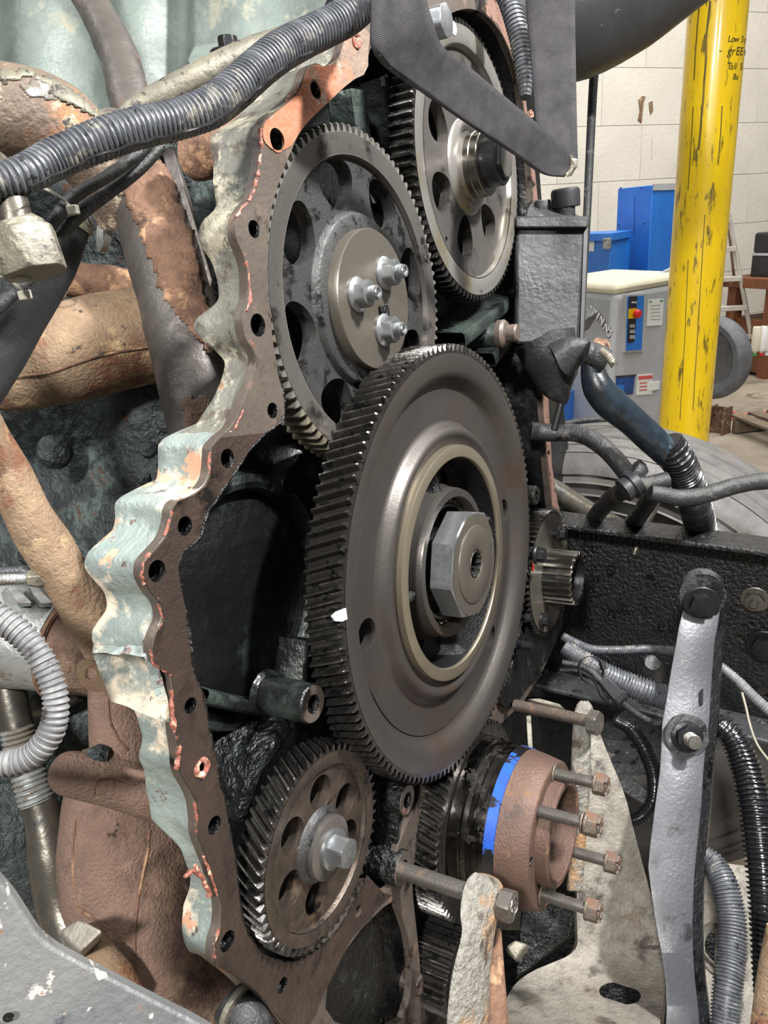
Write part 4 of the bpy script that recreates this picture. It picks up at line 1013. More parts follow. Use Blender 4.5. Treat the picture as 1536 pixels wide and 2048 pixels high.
mk('hose', T([(158,448,.56,24),(140,484,.56,30),(116,530,.56,36),(84,582,.56,39),(45,642,.56,42),(2,712,.56,46),(-50,790,.56,48),(-140,920,.57,48)], step=.004, seg=28, amp=.0003)[:3], 'braid', bh_)
mk('clamp', T([(162,440,.558,30),(154,456,.558,31)], step=.002, seg=32)[:2], 'cream', bh_)
mk('clamp_screw', T([(170,430,.545,7),(182,452,.545,7)], step=.003, seg=10)[:2], 'cream', bh_)
for i, (pth, lab) in enumerate((([(312,268,.56,11),(262,318,.545,12),(205,358,.53,12),(150,392,.52,13),(112,436,.515,13),(84,480,.51,13),(60,540,.51,13)], 'black cable tied below the conduit, upper of the two'), ([(322,292,.575,12),(270,345,.56,13),(212,388,.545,13),(160,428,.53,14),(120,470,.525,14),(88,520,.52,14),(40,572,.51,14),(-30,640,.50,14)], 'black cable tied below the conduit, lower of the two'))):
    o = mk('cable', T(pth, step=.004, seg=14, amp=.0003)[:2], 'hose'); tag(o, lab, 'cable', 'black cables under the conduit')
def ribbon_ring(px, py, t, rpx, w_, ang, name, material, label):
    r = rpx * t / FPX
    g = lathe([(r, -w_), (r * 1.06, -w_), (r * 1.06, w_), (r, w_)], 40, close=True)
    hd = box((r * 1.08, 0, 0), (r * .35, w_ * 2.6, r * .5))
    Mx = Matrix.Translation(D(px, py, t)) @ (Matrix.Rotation(ang[0], 4, 'Z') @ Matrix.Rotation(ang[1], 4, 'X'))
    o = mk(name, xf(join(g, hd), Mx), material); tag(o, label, 'cable tie'); return o
def strap_over(pth, label):
    r_ = root('cable_tie', label, 'cable tie', D(*pth[1][:3]))
    mk('strap', T(pth, step=.002, seg=12, flat=.35)[:2], 'tie', r_, bevel=0)
    a = pth[-1]; c = D(a[0], a[1], a[2] - .006)
    mk('tie_head', box(tuple(c), (.007, .007, .006), Matrix.Rotation(radians(35), 3, 'Z')), 'tie', r_, bevel=.0008)
strap_over([(70,384,.52,5),(80,374,.502,5),(104,384,.496,5),(128,400,.496,5),(146,420,.502,5)], 'cream cable tie cinching the two black cables')
strap_over([(-20,556,.50,5),(0,552,.492,5),(20,560,.488,5),(42,578,.492,5),(50,590,.50,5)], 'cream cable tie at the left edge below the hex nut')
o = mk('cable_tie_tail', join(hexa([D(352,228,.78), D(360,222,.78), D(402,242,.78), D(396,250,.78), D(352,230,.785), D(360,224,.785), D(402,244,.785), D(396,252,.785)])), 'tie'); tag(o, 'pale loose tie tail just above the conduit', 'tie')
o = mk('coolant_line', T([(235,250,.74,14),(262,228,.74,24),(300,205,.74,26),(350,178,.745,27),(405,150,.75,27),(460,122,.76,27),(525,95,.77,26),(590,70,.78,24)], step=.005, seg=24, amp=.0008)[:2], 'cream'); tag(o, 'smooth cream tube lying behind and above the conduit', 'tube')
o = mk('rocker_lump', jitter(T([(560,190,.80,26),(600,170,.80,36),(640,120,.80,30),(680,80,.80,26)], step=.006, seg=20)[:2], .004, 40), 'case_side'); tag(o, 'lumpy painted casting corner behind the orange flange corner', 'casting')
o = mk('dark_bracket', jitter(T([(380,320,.76,40),(425,300,.75,46),(470,280,.74,44),(510,262,.73,30)], step=.006, seg=20)[:2], .005, 30), 'rust'); tag(o, 'dark rusty bracket between the conduit and housing', 'bracket')

cd = root('main_conduit', 'thick grey corrugated wiring conduit crossing the upper left', 'conduit', D(350, 245, .52))
mk('conduit', conduit([(-300,440,.42,37),(-180,412,.43,37),(-80,385,.44,37),(-10,368,.45,37),(50,348,.46,37),(110,318,.475,39),(200,280,.49,40),(280,255,.505,39),(350,240,.52,38),(420,215,.535,39),(470,178,.55,39),(515,138,.565,38),(560,103,.58,38),(610,76,.595,36),(660,52,.61,35),(700,28,.62,36),(735,-10,.63,37),(760,-60,.64,37)], None, .00375, .13, 28)[:2], 'conduit', cd, angle=50)
mk('split_seam', T([(60,374,.442,3),(120,345,.457,3),(200,310,.472,3),(285,284,.487,3),(355,268,.502,3),(420,246,.518,3),(480,208,.535,3),(530,165,.550,3),(575,128,.565,3),(625,102,.58,3)], step=.003, seg=6, amp=.0012, nsc=120)[:2], 'bolt_black', cd)
for pth in ([(150,285),(158,300),(168,316)], [(340,212),(352,232),(366,252),(372,270)], [(405,190),(412,212),(420,238)], [(570,80),(600,66),(622,62)], [(282,262),(300,276),(318,285)]):
    pass

# ================================================================== SLING, DUCT AND RIGHT SIDE
def band(rows, th, nsub=8):
    """rows: (left point, right point) -> thick ribbon with uv."""
    L = [(a, 0) for a, b in rows]; R = [(b, 0) for a, b in rows]
    Ls = [p for p, _ in catmull(L, 1e9)] if False else None
    def res(P):
        out = []
        Q = [P[0] * 2 - P[1]] + P + [P[-1] * 2 - P[-2]]
        for i in range(1, len(Q) - 2):
            for j in range(nsub):
                t = j / nsub
                out.append(.5 * ((2 * Q[i]) + (Q[i + 1] - Q[i - 1]) * t + (2 * Q[i - 1] - 5 * Q[i] + 4 * Q[i + 1] - Q[i + 2]) * t * t + (3 * Q[i] - Q[i - 1] - 3 * Q[i + 1] + Q[i + 2]) * t ** 3))
        out.append(Q[-2]); return out
    A = res([a for a, b in rows]); B = res([b for a, b in rows]); K = 8
    vs, uv, fs = [], [], []
    s = 0
    for i, (a, b) in enumerate(zip(A, B)):
        if i: s += ((a + b) / 2 - (A[i - 1] + B[i - 1]) / 2).length
        for k in range(K + 1):
            u = k / K
            vs.append(a.lerp(b, u)); uv.append((s * 1.0, u * (b - a).length))
    for i in range(len(A) - 1):
        for k in range(K):
            q = i * (K + 1) + k; fs.append((q, q + 1, q + K + 2, q + K + 1))
    return vs, fs, uv
sl = root('lifting_sling', 'black woven lifting sling slanting across the camshaft gear', 'sling', D(1100, 330, .82))
def sband(rows, name, label=None):
    o = mk(name, band(rows, 0), 'webbing', sl, angle=60, part_label=label)
    s = o.modifiers.new('thick', 'SOLIDIFY'); s.thickness = .003; s.offset = 0
    return o
sband([(D(736,-60,.60), D(846,-60,.62)), (D(742,20,.60), D(852,0,.62)), (D(744,92,.60), D(866,50,.63)), (D(768,132,.62), D(884,92,.65)), (D(815,166,.65), D(930,128,.68)), (D(870,203,.68), D(985,174,.71)), (D(960,264,.72), D(1060,236,.75)), (D(1030,311,.76), D(1115,282,.78)), (D(1083,347,.79), D(1150,312,.80)), (D(1128,354,.80), D(1156,322,.80))], 'webbing_band', 'band slanting down to the right')
sband([(D(1048,-60,.86), D(1147,-60,.86)), (D(1052,0,.86), D(1149,0,.86)), (D(1062,120,.85), D(1151,120,.85)), (D(1070,230,.84), D(1153,230,.84)), (D(1078,300,.83), D(1155,320,.83))], 'webbing_band', 'band hanging straight down')
mk('frayed_corner', jitter(T([(1120,318,.80,5),(1134,316,.80,8),(1146,325,.80,8),(1143,340,.80,6),(1134,350,.80,4)], step=.002, seg=10)[:2], .003, 180), 'cream', sl, part_label='frayed cream corner of the sling')
# bolt holding the housing top
hb2 = root('housing_bolt', 'silver hex bolt at the top of the flange, against the sling', 'bolt', Y(868, 52, .0))
p = Y(868, 48, .006)
mk('head', join(prism(6, .0150, [(.012, .03), (-.012, .03), (-.0145, .016), (-.015, .0138)], 48, tuple(p), cap0=False, ph=.2), lathe([(.017, .010), (.0175, .006), (.015, .002)], 32, tuple(p))), 'nut', hb2, angle=28, bevel=.0004)
mk('shank', lathe([(.009, .01), (.009, .034)], 24, tuple(p)), 'bolt', hb2)
o = mk('intake_duct', T([(900,40,1.55,120),(1030,36,1.52,124),(1140,8,1.50,140),(1230,-50,1.48,150),(1340,-135,1.46,150),(1460,-220,1.44,150)], step=.02, seg=56)[:2], 'duct'); tag(o, 'large smooth black intake duct at the top', 'duct')
o = mk('upper_conduit', conduit([(985,-60,.92,20),(1012,-10,.92,21),(1032,50,.92,21),(1044,105,.92,20),(1050,160,.92,18),(1051,195,.92,12)], None, .0052, .15, 20)[:2], 'conduit', angle=50); tag(o, 'dark ribbed conduit between the upper flange edge and the hanging sling', 'conduit')
o = mk('hanging_hose', T([(1200,60,1.7,9),(1188,150,1.7,9),(1180,300,1.68,8.5),(1174,430,1.66,8),(1167,560,1.64,7),(1160,700,1.62,6)], step=.02, seg=16)[:2], 'hose'); tag(o, 'thin black hose hanging straight in front of the white wall', 'hose')

# black reservoir behind the right flange
rv = root('coolant_reservoir', 'black textured reservoir tank right of the gear housing', 'tank', D(1120, 740, 1.12))
def q8(x0, y0, x1, y1, t, dt, x0b=None, x1b=None):
    x0b = x0 if x0b is None else x0b; x1b = x1 if x1b is None else x1b
    return hexa([D(x0,y0,t), D(x1,y0,t), D(x1b,y1,t), D(x0b,y1,t), D(x0,y0,t)+V((.12*dt/.12,.05,0)), D(x1,y0,t)+V((.12*dt/.12,.05,0)), D(x1b,y1,t)+V((.12*dt/.12,.05,0)), D(x0b,y1,t)+V((.12*dt/.12,.05,0))])
mk('tank_body', q8(1030, 446, 1171, 690, 1.10, .12, 1030, 1160), 'dipblack', rv, bevel=.006)
mk('tank_rim', q8(1030, 432, 1177, 456, 1.09, .14), 'dipblack', rv, bevel=.003)
mk('tank_shoulder', hexa([D(1050,436,1.10), D(1152,436,1.10), D(1100,404,1.14), D(1060,398,1.14), D(1050,436,1.2), D(1165,436,1.2), D(1110,402,1.2), D(1060,398,1.2)]), 'rail_grey', rv, bevel=.002)
yq = V((0, 0, 1)).to_track_quat('Y', 'Z').to_matrix().to_4x4()
def upright(px, py, t): return Matrix.Translation(D(px, py, t)) @ Matrix.Rotation(radians(90), 4, 'X')
mk('filler_neck', xf(lathe([(.0145, -.03), (.0145, .035)], 32), upright(1131, 432, 1.12)), 'dipblack', rv)
mk('filler_cap', xf(lathe([(.0005, .025), (.018, .0245), (.0205, .022), (.0212, .018), (.0208, -.001), (.0195, -.002), (.0005, -.002)], 40, rfun=lambda a, r, y: r * (1 + (.015 * cos(24 * a) if r > .0205 else 0))), upright(1132, 412, 1.12)), 'plastic_black', rv, part_label='round black filler cap')
mk('small_cap', xf(lathe([(.0005, .012), (.011, .012), (.012, .010), (.012, -.003), (.016, -.005), (.017, -.010)], 28), upright(1086, 418, 1.13)), 'dipblack', rv)
mk('tank_base', jitter(join(T([(1090,680,1.12,62),(1100,710,1.12,58),(1108,740,1.12,48),(1112,770,1.12,34),(1122,795,1.12,20),(1124,812,1.12,8)], step=.008, seg=28)[:2], T([(1120,722,1.08,38),(1150,704,1.07,34),(1180,700,1.06,22)], step=.006, seg=24)[:2]), .006, 26), 'dipblack', rv, angle=70)
mk('drain_stem', T([(1124,800,1.12,7),(1116,832,1.12,7),(1108,860,1.12,7)], step=.01, seg=12)[:2], 'plastic_black', rv)
mk('side_strap', hexa([D(1168,450,1.10), D(1176,450,1.10), D(1166,690,1.10), D(1160,690,1.10), D(1168,450,1.14), D(1178,450,1.14), D(1168,690,1.14), D(1160,690,1.14)]), 'plastic_black', rv)
bk = root('hose_clamp', 'steel worm clamp with brown bracket on the blue-black hose neck', 'clamp', D(1195, 715, 1.05))
mk('clamp_band', T([(1172,705,1.04,22),(1186,709,1.04,24),(1200,716,1.035,25),(1212,722,1.035,22)], step=.003, seg=24, amp=.001, nsc=90)[:2], 'hose', bk)
mk('clamp_screw', tube(tp([(1200,700,1.005,8),(1215,712,1.005,9),(1229,732,1.005,8)]), 16, .001, rf=thr(.003, .2))[:2], 'cream', bk)
mk('brown_bracket', hexa([D(1180,690,1.08), D(1192,675,1.08), D(1214,678,1.08), D(1222,712,1.08), D(1184,700,1.11), D(1196,680,1.11), D(1218,684,1.11), D(1226,716,1.11)]), 'rust', bk, bevel=.001)
bhz = root('coolant_hose', 'oily blue-black hose running down into a ribbed sleeve', 'hose', D(1300, 880, 1.1))
mk('hose', T([(1186,706,1.05,20),(1184,735,1.05,22),(1196,775,1.05,30),(1222,806,1.06,33),(1262,840,1.08,30),(1305,880,1.10,29),(1338,910,1.13,28),(1350,925,1.15,27)], step=.006, seg=32, amp=.0006)[:2], 'hose_blue', bhz)
mk('ribbed_sleeve', conduit([(1334,884,1.11,31),(1352,912,1.12,33),(1372,955,1.16,33),(1387,1000,1.24,32),(1399,1045,1.34,31),(1408,1095,1.42,30),(1414,1140,1.46,30)], None, .0062, .12, 24)[:2], 'conduit_black', bhz, angle=50, part_label='black ribbed sleeve')

tee = [
 ('heater_hose', 'rough black hose arching from the flange towards the tee', 'hose', [(1060,862,1.20,19),(1110,866,1.20,17),(1150,866,1.19,18),(1190,882,1.17,18),(1225,912,1.15,18),(1255,948,1.13,18),(1275,972,1.12,18)]),
 ('heater_hose', 'speckled hose bending down to the rail left of the tee', 'hose', [(1335,960,1.10,17),(1300,968,1.10,17),(1268,975,1.11,18),(1232,990,1.20,18),(1205,1015,1.32,17),(1184,1045,1.44,16),(1172,1075,1.50,16),(1168,1115,1.53,16)]),
 ('heater_hose', 'long grey hose leaving to the right edge above the rail', 'hose', [(1300,985,1.07,16),(1325,990,1.07,17),(1360,996,1.07,17),(1410,990,1.07,17),(1460,974,1.07,17),(1510,964,1.07,17),(1580,960,1.07,17)]),
 ('heater_hose', 'short dark hose sloping down to the rail below the tee', 'hose', [(1320,975,1.115,15),(1300,1000,1.20,17),(1275,1035,1.34,18),(1255,1065,1.45,18),(1243,1095,1.50,18),(1236,1130,1.52,18)]),
]
for n_, lab, cat_, pth in tee:
    o = mk(n_, T(pth, step=.005, seg=24, amp=.0008, nsc=60)[:2], 'hose'); tag(o, lab, cat_)
tg = root('hose_clamp', 'grey collar clamp where the speckled hose meets the tee', 'clamp', D(1262, 975, 1.08))
for pth in ([(1275,962,1.088,25),(1262,971,1.088,26)], [(1262,971,1.088,22),(1252,978,1.088,23)], [(1252,978,1.088,25),(1246,982,1.088,25)]):
    mk('collar', T(pth, step=.003, seg=28)[:2], 'plastic_black', tg)
o = mk('hose_clip', T([(1262,940,1.118,27),(1272,948,1.118,27),(1280,956,1.118,22)], step=.003, seg=28)[:2], 'hose'); tag(o, 'black ring clip round the arching hose end', 'clip')
o = mk('tie_rod', T([(1060,958,1.50,22),(1110,982,1.50,22),(1170,1018,1.50,20),(1235,1052,1.50,18),(1320,1100,1.50,18)], step=.01, seg=24)[:2], 'steeltube'); tag(o, 'long tan steel rod sloping behind the rail edge', 'rod')
o = mk('rod_end', jitter(T([(1255,1058,1.44,12),(1275,1050,1.44,15),(1300,1062,1.44,15),(1335,1084,1.44,14)], step=.005, seg=18)[:2], .002, 60), 'cream'); tag(o, 'cream greasy fitting just above the rail edge', 'fitting')
o = mk('brake_rod', T([(1320,985,1.40,8),(1305,1020,1.40,9),(1285,1060,1.40,10),(1268,1110,1.40,10)], step=.01, seg=14)[:2], 'steeltube'); tag(o, 'thin grey rod rising from behind the rail', 'rod')
o = mk('axle_hose', T([(1095,856,1.7,6),(1160,842,1.7,6),(1230,838,1.7,6),(1290,848,1.7,5)], step=.01, seg=12)[:2], 'hose'); tag(o, 'thin grey hose lying over the top of the tyre', 'hose')

# tyre
ty = root('front_tyre', 'large dusty truck tyre behind the frame rail', 'tyre', (.92, .09, -1.18))
Mt = Matrix.Translation((0, .09, -.64)) @ Matrix.Rotation(radians(-90), 4, 'Z')
pr_ = [(.30, .83), (.36, .80), (.42, .775), (.425, .772), (.428, .776), (.455, .770), (.458, .764), (.461, .768), (.482, .768), (.485, .763), (.488, .768), (.500, .772), (.503, .768), (.512, .771), (.522, .778), (.535, .792), (.5415, .800)]
tr = []
xs_ = [.800, .838, .845, .852, .890, .897, .904, .942, .949, .956, .994, 1.001, 1.008, 1.050]
for i, x in enumerate(xs_):
    g_ = (i % 3 == 2 and i < 12)
    tr.append((.543 + .008 * sin(pi * (x - .8) / .25) - (.016 if g_ else 0), x))
tr += [(.535, 1.062), (.50, 1.075), (.40, 1.07), (.30, 1.04)]
mk('tread', xf(lathe(tr, 180), Mt), 'tyre', ty, angle=25)
mk('sidewall', xf(lathe(pr_, 180), Mt), 'tyre', ty, angle=40)
mk('wheel', xf(lathe([(.31, .84), (.29, .86), (.28, .94), (.15, .95), (.12, .90), (.0005, .90)], 96), Mt), 'rail_grey', ty)
mk('sidewall_mark', T([(1460,1075,1.43,1.5),(1480,1064,1.43,1.5),(1500,1068,1.43,1.5),(1512,1082,1.43,1.5)], step=.01, seg=6)[:2], 'tyre', ty)

# frame rail: channel open towards the engine
rl_ = root('frame_rail', 'oily black frame rail crossing the right side', 'frame rail', X(1400, 1300, .6))
XF, XW = .535, .60
def rp(px, py, x): return X(px, py, x)
a0, a1 = rp(1075, 1043, XF), rp(1600, 1113, XF)
def slab(A, B, dz, x0, x1):
    A = V(A); B = V(B)
    return hexa([V((x0, A.y, A.z)), V((x0, B.y, B.z)), V((x0, B.y, B.z - dz)), V((x0, A.y, A.z - dz)), V((x1, A.y, A.z)), V((x1, B.y, B.z)), V((x1, B.y, B.z - dz)), V((x1, A.y, A.z - dz))])
e0 = a0 + (a0 - a1) * .7; e1 = a1 + (a1 - a0) * .8
mk('top_flange', slab(e0, e1, .010, XF, XW + .004), 'rail', rl_, bevel=.003)
b0, b1 = rp(1300, 1425, XF), rp(1536, 1490, XF)
b0 = V((XF, e0.y, b0.z + (e0.y - b0.y) * (a1.z - a0.z) / (a1.y - a0.y))); b1 = V((XF, e1.y, b0.z + (e1.y - e0.y) * (a1.z - a0.z) / (a1.y - a0.y)))
mk('bottom_flange', slab(b0, b1, .010, XF, XW + .004), 'rail_grey', rl_, bevel=.003)
def web2(P, x0, x1, material, name, hol=()):
    g = plate([(p.y, p.z) for p in P], hol, x0, x1)
    g = ([V((v[1], v[0], v[2])) for v in g[0]], g[1])
    return mk(name, g, material, rl_, bevel=.0006)
dz = V((0, 0, .009))
def yz(px, py, x=XW): p = X(px, py, x); return (p.y, p.z)
h1 = yz(1300, 1157); h2 = yz(1480, 1275); h3 = yz(1525, 1385)
web2([e0 - dz, e1 - dz, b1 - V((0, 0, .001)), b0 - V((0, 0, .001))], XW, XW + .010, 'rail', 'web', [circ(h1[0], h1[1], .0085, 18), circ(h2[0], h2[1], .0085, 18, .0065), circ(h3[0], h3[1], .010, 18)])
# bolts that cross the rail (axis towards the engine, -x)
def xbolt(par, px, py, x, s, material, nut=True, proud=.012, name='bolt', label=None):
    p = X(px, py, x)
    g = join(prism(6, .0125 * s, [(-.001, .03), (-proud * s, .03), (-(proud + .002) * s, .0135 * s), (-(proud + .0025) * s, .011 * s)], 48, cap0=False, ph=.35), lathe([(.0195 * s, .001), (.0198 * s, -.0022 * s), (.0185 * s, -.003 * s), (.012 * s, -.0034 * s)], 40))
    Mx = Matrix.Translation(p) @ Matrix.Rotation(radians(-90), 4, 'Z')
    return mk(name, xf(g, Mx), material, par, angle=28, part_label=label)
o = root('rail_bolt', 'grey flanged bolt on the rail at the right edge, upper one', 'bolt', X(1510, 1195, XW)); xbolt(o, 1510, 1198, XW, 1.2, 'bolt', proud=.012, name='head')
mk('stud', xf(lathe([(.0075, -.014), (.0075, -.024), (.006, -.026), (.0004, -.026)], 24), Matrix.Translation(X(1510, 1198, XW)) @ Matrix.Rotation(radians(-90), 4, 'Z')), 'bolt', o)
o = root('rail_bolt', 'large black flanged bolt on the rail at the right edge, lower one', 'bolt', X(1528, 1290, XW)); xbolt(o, 1530, 1292, XW, 1.6, 'bolt_black', proud=.010, name='head')
mk('grease_nipple', xf(lathe([(.008, 0), (.007, -.012), (.0045, -.014), (.0045, -.022), (.0004, -.024)], 18), Matrix.Translation(X(1224, 1136, XW)) @ Matrix.Rotation(radians(-90), 4, 'Z')), 'rail', rl_)
lump = root('rail_fitting', 'grease-caked fitting on the rail below the big conduit', 'fitting', X(1300, 1340, XW))
mk('fitting', jitter(T([(1300,1350,1.20,26),(1302,1335,1.17,24),(1304,1325,1.15,16)], step=.004, seg=20)[:2], .004, 60), 'rail_grey', lump)

# grey brushed support bar
bar = root('support_bar', 'upright brushed grey support bar bolted over the rail', 'bar', D(1370, 1600, 1.0))
ed = [(1390,1175,1420,1175,1.13),(1376,1195,1434,1195,1.12),(1366,1220,1440,1220,1.11),(1358,1250,1436,1250,1.10),(1352,1285,1429,1285,1.09),(1342,1340,1425,1340,1.08),(1332,1400,1421,1400,1.065),(1324,1446,1419,1440,1.05),(1322,1500,1411,1500,1.035),(1319,1545,1407,1545,1.02),(1310,1610,1403,1610,1.0),(1300,1690,1395,1690,.98),(1296,1735,1390,1735,.965),(1303,1790,1387,1790,.95),(1311,1845,1385,1845,.935),(1322,1905,1386,1905,.92),(1331,1960,1390,1960,.91),(1333,2010,1396,2010,.90),(1330,2080,1402,2080,.885)]
rows = []
for a, b, c_, d, t in ed:
    p, q = D(a, b, t), D(c_, d, t); bk_ = (p - C0).normalized() * .035 + (q - p) * .08
    rows.append([p + bk_, p + (q - p) * .0, p + (q - p) * .03 - V((.001, 0, 0)), q - (q - p) * .03 - V((.001, 0, 0)), q, q + (q - C0).normalized() * .03 - (q - p) * .03, p + bk_])
mk('bar', quadgrid(rows), 'bar', bar, angle=30, bevel=.001)
rows = []
for a, b, c_, d, t in ed[3:]:
    q = D(c_, d, t) + (D(c_, d, t) - C0).normalized() * .001; e_ = (D(c_, d, t) - D(a, b, t)).normalized(); aw = (q - C0).normalized()
    rows.append([q, q + e_ * .012 + aw * .010, q + e_ * .014 + aw * .030, q + aw * .045])
mk('bar_side', quadgrid(rows), 'rail', bar, angle=30, part_label='glossy black side of the bar')
cap = plate(circ(0, 0, .032, 40, .036), [], 0, .020)
Mc = Matrix.Translation(D(1405, 1192, 1.10)) @ Matrix.Rotation(radians(-78), 4, 'Z')
mk('bar_eye', xf(cap, Mc), 'rail_grey', bar, bevel=.002, part_label='rounded black-painted eye at the bar top')
xb = xbolt(bar, 1402, 1205, .0, 1, 'bolt_black'); bpy.data.objects.remove(xb)
Mn = Matrix.Translation(D(1402, 1205, 1.098)) @ Matrix.Rotation(radians(-72), 4, 'Z')
mk('top_bolt', xf(join(prism(6, .0155, [(-.001, .03), (-.011, .03), (-.0135, .0165), (-.014, .014)], 48, cap0=False, ph=.35), lathe([(.0255, .001), (.0262, -.002), (.0245, -.0035), (.015, -.004)], 40)), Mn), 'bolt_black', bar, angle=28)
Mn2 = Matrix.Translation(D(1372, 1472, 1.035)) @ Matrix.Rotation(radians(-62), 4, 'Z') @ Matrix.Rotation(radians(-22), 4, 'X')
mk('washer', jitter(xf(lathe([(.0004, .002), (.030, .002), (.0305, -.001), (.029, -.003), (.022, -.004), (.012, -.0045)], 40), Mn2), .0012, 90), 'rail_grey', bar)
nn = mk('nut', jitter(xf(join(prism(6, .0155, [(-.002, .03), (-.015, .03), (-.0175, .017), (-.018, .013)], 48, cap0=False, ph=.1), lathe([(.022, -.003), (.0215, -.006), (.016, -.008)], 32)), Mn2), .0009, 150), 'bolt_black', bar, angle=40)
mk('stud', xf(lathe([(.0095, -.014)] + threadprof(.0098, -.018, -.036, .002, .0009) + [(.0085, -.038), (.0004, -.0385)], 28), Mn2), 'bolt', nn)
mk('nick', hexa([D(1403,1378,1.062), D(1407,1378,1.062), D(1406,1408,1.056), D(1402,1408,1.056), D(1403,1378,1.07), D(1407,1378,1.07), D(1406,1408,1.064), D(1402,1408,1.064)]), 'bolt_black', bar)

# cast grey front mount with its slot
mt = root('engine_mount', 'grey cast engine mount with a rusty slotted foot, lower right', 'mount', D(1250, 1990, .88))
def dm(px, py):
    t = 1.11 - .00014 * (py - 1458)
    if py > 1880: t -= .0000032 * (py - 1880) ** 2
    return t
slot = [(1240 + 30 * cos(a) + (12 if cos(a) > 0 else -12) , 1987 + 17 * sin(a) + (5 if cos(a) > 0 else -5)) for a in [2 * pi * i / 28 for i in range(28)]]
eL = [(1176,1458),(1168,1520),(1160,1600),(1152,1680),(1149,1760),(1148,1820),(1150,1862),(1150,1890),(1135,1915),(1100,1936),(1060,1958),(1030,1985),(1012,2020),(1000,2060),(990,2110)]
eR = [(1192,1458),(1212,1510),(1244,1584),(1262,1660),(1286,1750),(1305,1820),(1314,1862),(1322,1895),(1328,1920),(1332,1945),(1334,1968),(1334,1995),(1330,2025),(1325,2060),(1322,2110)]
rows = []
LL = smooth_loop(eL, 1, closed=False); RR = smooth_loop(eR, 1, closed=False)
for (a, b), (c_, d) in zip(LL, RR):
    rows.append([D(a + (c_ - a) * k / 20, b + (d - b) * k / 20, dm(0, b + (d - b) * k / 20) - (.012 * (k / 20) ** 3 if b > 1900 else 0)) for k in range(21)])
mp_ = mk('mount_plate', quadgrid(rows), 'mount', mt, angle=60)
so_ = mp_.modifiers.new('thick', 'SOLIDIFY'); so_.thickness = .014; so_.offset = -1
cut = bpy.data.meshes.new('cut'); g = [[D(a, b, dm(a, b) - .06) for a, b in slot] + [D(a, b, dm(a, b) + .08) for a, b in slot], []]
k = len(slot); g[1] = [tuple(range(k)), tuple(range(2 * k - 1, k - 1, -1))] + [(i, (i + 1) % k, (i + 1) % k + k, i + k) for i in range(k)]
cut.from_pydata([INV[mt.name] @ v for v in g[0]], [], g[1]); co_ = bpy.data.objects.new('cut', cut); C.objects.link(co_); co_.parent = mt
bx_ = bmesh.new(); bx_.from_mesh(cut); bmesh.ops.recalc_face_normals(bx_, faces=bx_.faces); bx_.to_mesh(cut); bx_.free()
bo_ = mp_.modifiers.new('slot', 'BOOLEAN'); bo_.operation = 'DIFFERENCE'; bo_.object = co_; bo_.solver = 'EXACT'
bpy.context.view_layer.update(); dg = bpy.context.evaluated_depsgraph_get()
nm = bpy.data.meshes.new_from_object(mp_.evaluated_get(dg)); mp_.modifiers.clear(); mp_.data = nm; bpy.data.objects.remove(co_)
finish(nm, 40)
n_ = len(slot); rows = []
for k in range(3):
    rows.append([D(1240 + (a - 1240) * 1.0, 1987 + (b - 1987) * 1.0, dm(a, b) + k * .009) for a, b in slot + [slot[0]]])
mk('slot_rim', quadgrid(rows), 'hubrust', mt, angle=60, part_label='orange rust round the slot')
mk('inner_gusset', hexa([D(1062,1600,1.16), D(1165,1560,1.14), D(1160,1860,1.08), D(1030,1960,1.04), D(1062,1600,1.2), D(1175,1560,1.18), D(1170,1860,1.12), D(1040,1960,1.09)]), 'grime_shade', mt, bevel=.003)
mk('dark_fill_sheet', hexa([D(930,1860,1.30), D(1430,1860,1.34), D(1430,2200,1.05), D(930,2200,1.02), D(930,1880,1.36), D(1430,1880,1.4), D(1430,2200,1.12), D(930,2200,1.1)]), 'grime_shade', mt)  # added dark sheet, so the slot and gaps show black instead of floor
mk('pale_lug', jitter(hexa([D(1010,1895,.88), D(1030,1880,.88), D(1056,1888,.88), D(1030,1922,.87), D(1012,1905,.93), D(1035,1885,.93), D(1062,1892,.93), D(1035,1928,.92)]), .002, 50), 'cream', mt, bevel=.003)

# mount arms with their long bolts
def arm(name, label, left, right, t0, t1, material, side_mat, depth=.02, dtr=0):
    r = root(name, label, 'arm', D((left[-1][0] + right[-1][0]) / 2, 2040, t1))
    n = len(left); rows = []
    for i, ((a, b), (c_, d)) in enumerate(zip(left, right)):
        t = t0 + (t1 - t0) * i / (n - 1); p, q = D(a, b, t), D(c_, d, t + dtr); m_ = (q - p)
        bk_ = (p - C0).normalized() * depth
        rows.append([p + bk_ + m_ * .1, p, p + m_ * .25 - V((.002, .001, 0)), p + m_ * .75 - V((.002, .001, 0)), q, q + bk_ * .5 + m_ * .06, q + bk_, p + bk_ + m_ * .1])
    o = mk('arm', jitter(quadgrid(rows), .0012, 60), material, r, angle=60, sub=1)
    return r
ra = arm('mount_arm', 'worn grey and orange mount arm with a bolt through its eye, bottom centre',
    [(950,1744),(936,1750),(924,1768),(918,1795),(915,1815),(916,1838),(922,1856),(916,1882),(908,1912),(900,1950),(892,2000),(886,2070)],
    [(976,1748),(996,1756),(1005,1770),(1007,1790),(1003,1812),(996,1838),(990,1860),(985,1888),(981,1915),(978,1950),(976,2000),(975,2070)], .788, .715, 'mount_arm', 'rust', .03, .032)
mk('arm_flank', jitter(hexa([D(980,1856,.81), D(1003,1858,.82), D(1018,2080,.76), D(960,2080,.755), D(980,1856,.84), D(1003,1858,.85), D(1022,2080,.79), D(965,2080,.785)]), .002, 50), 'rust', ra, bevel=.003, part_label='dark rusty flank of the arm')
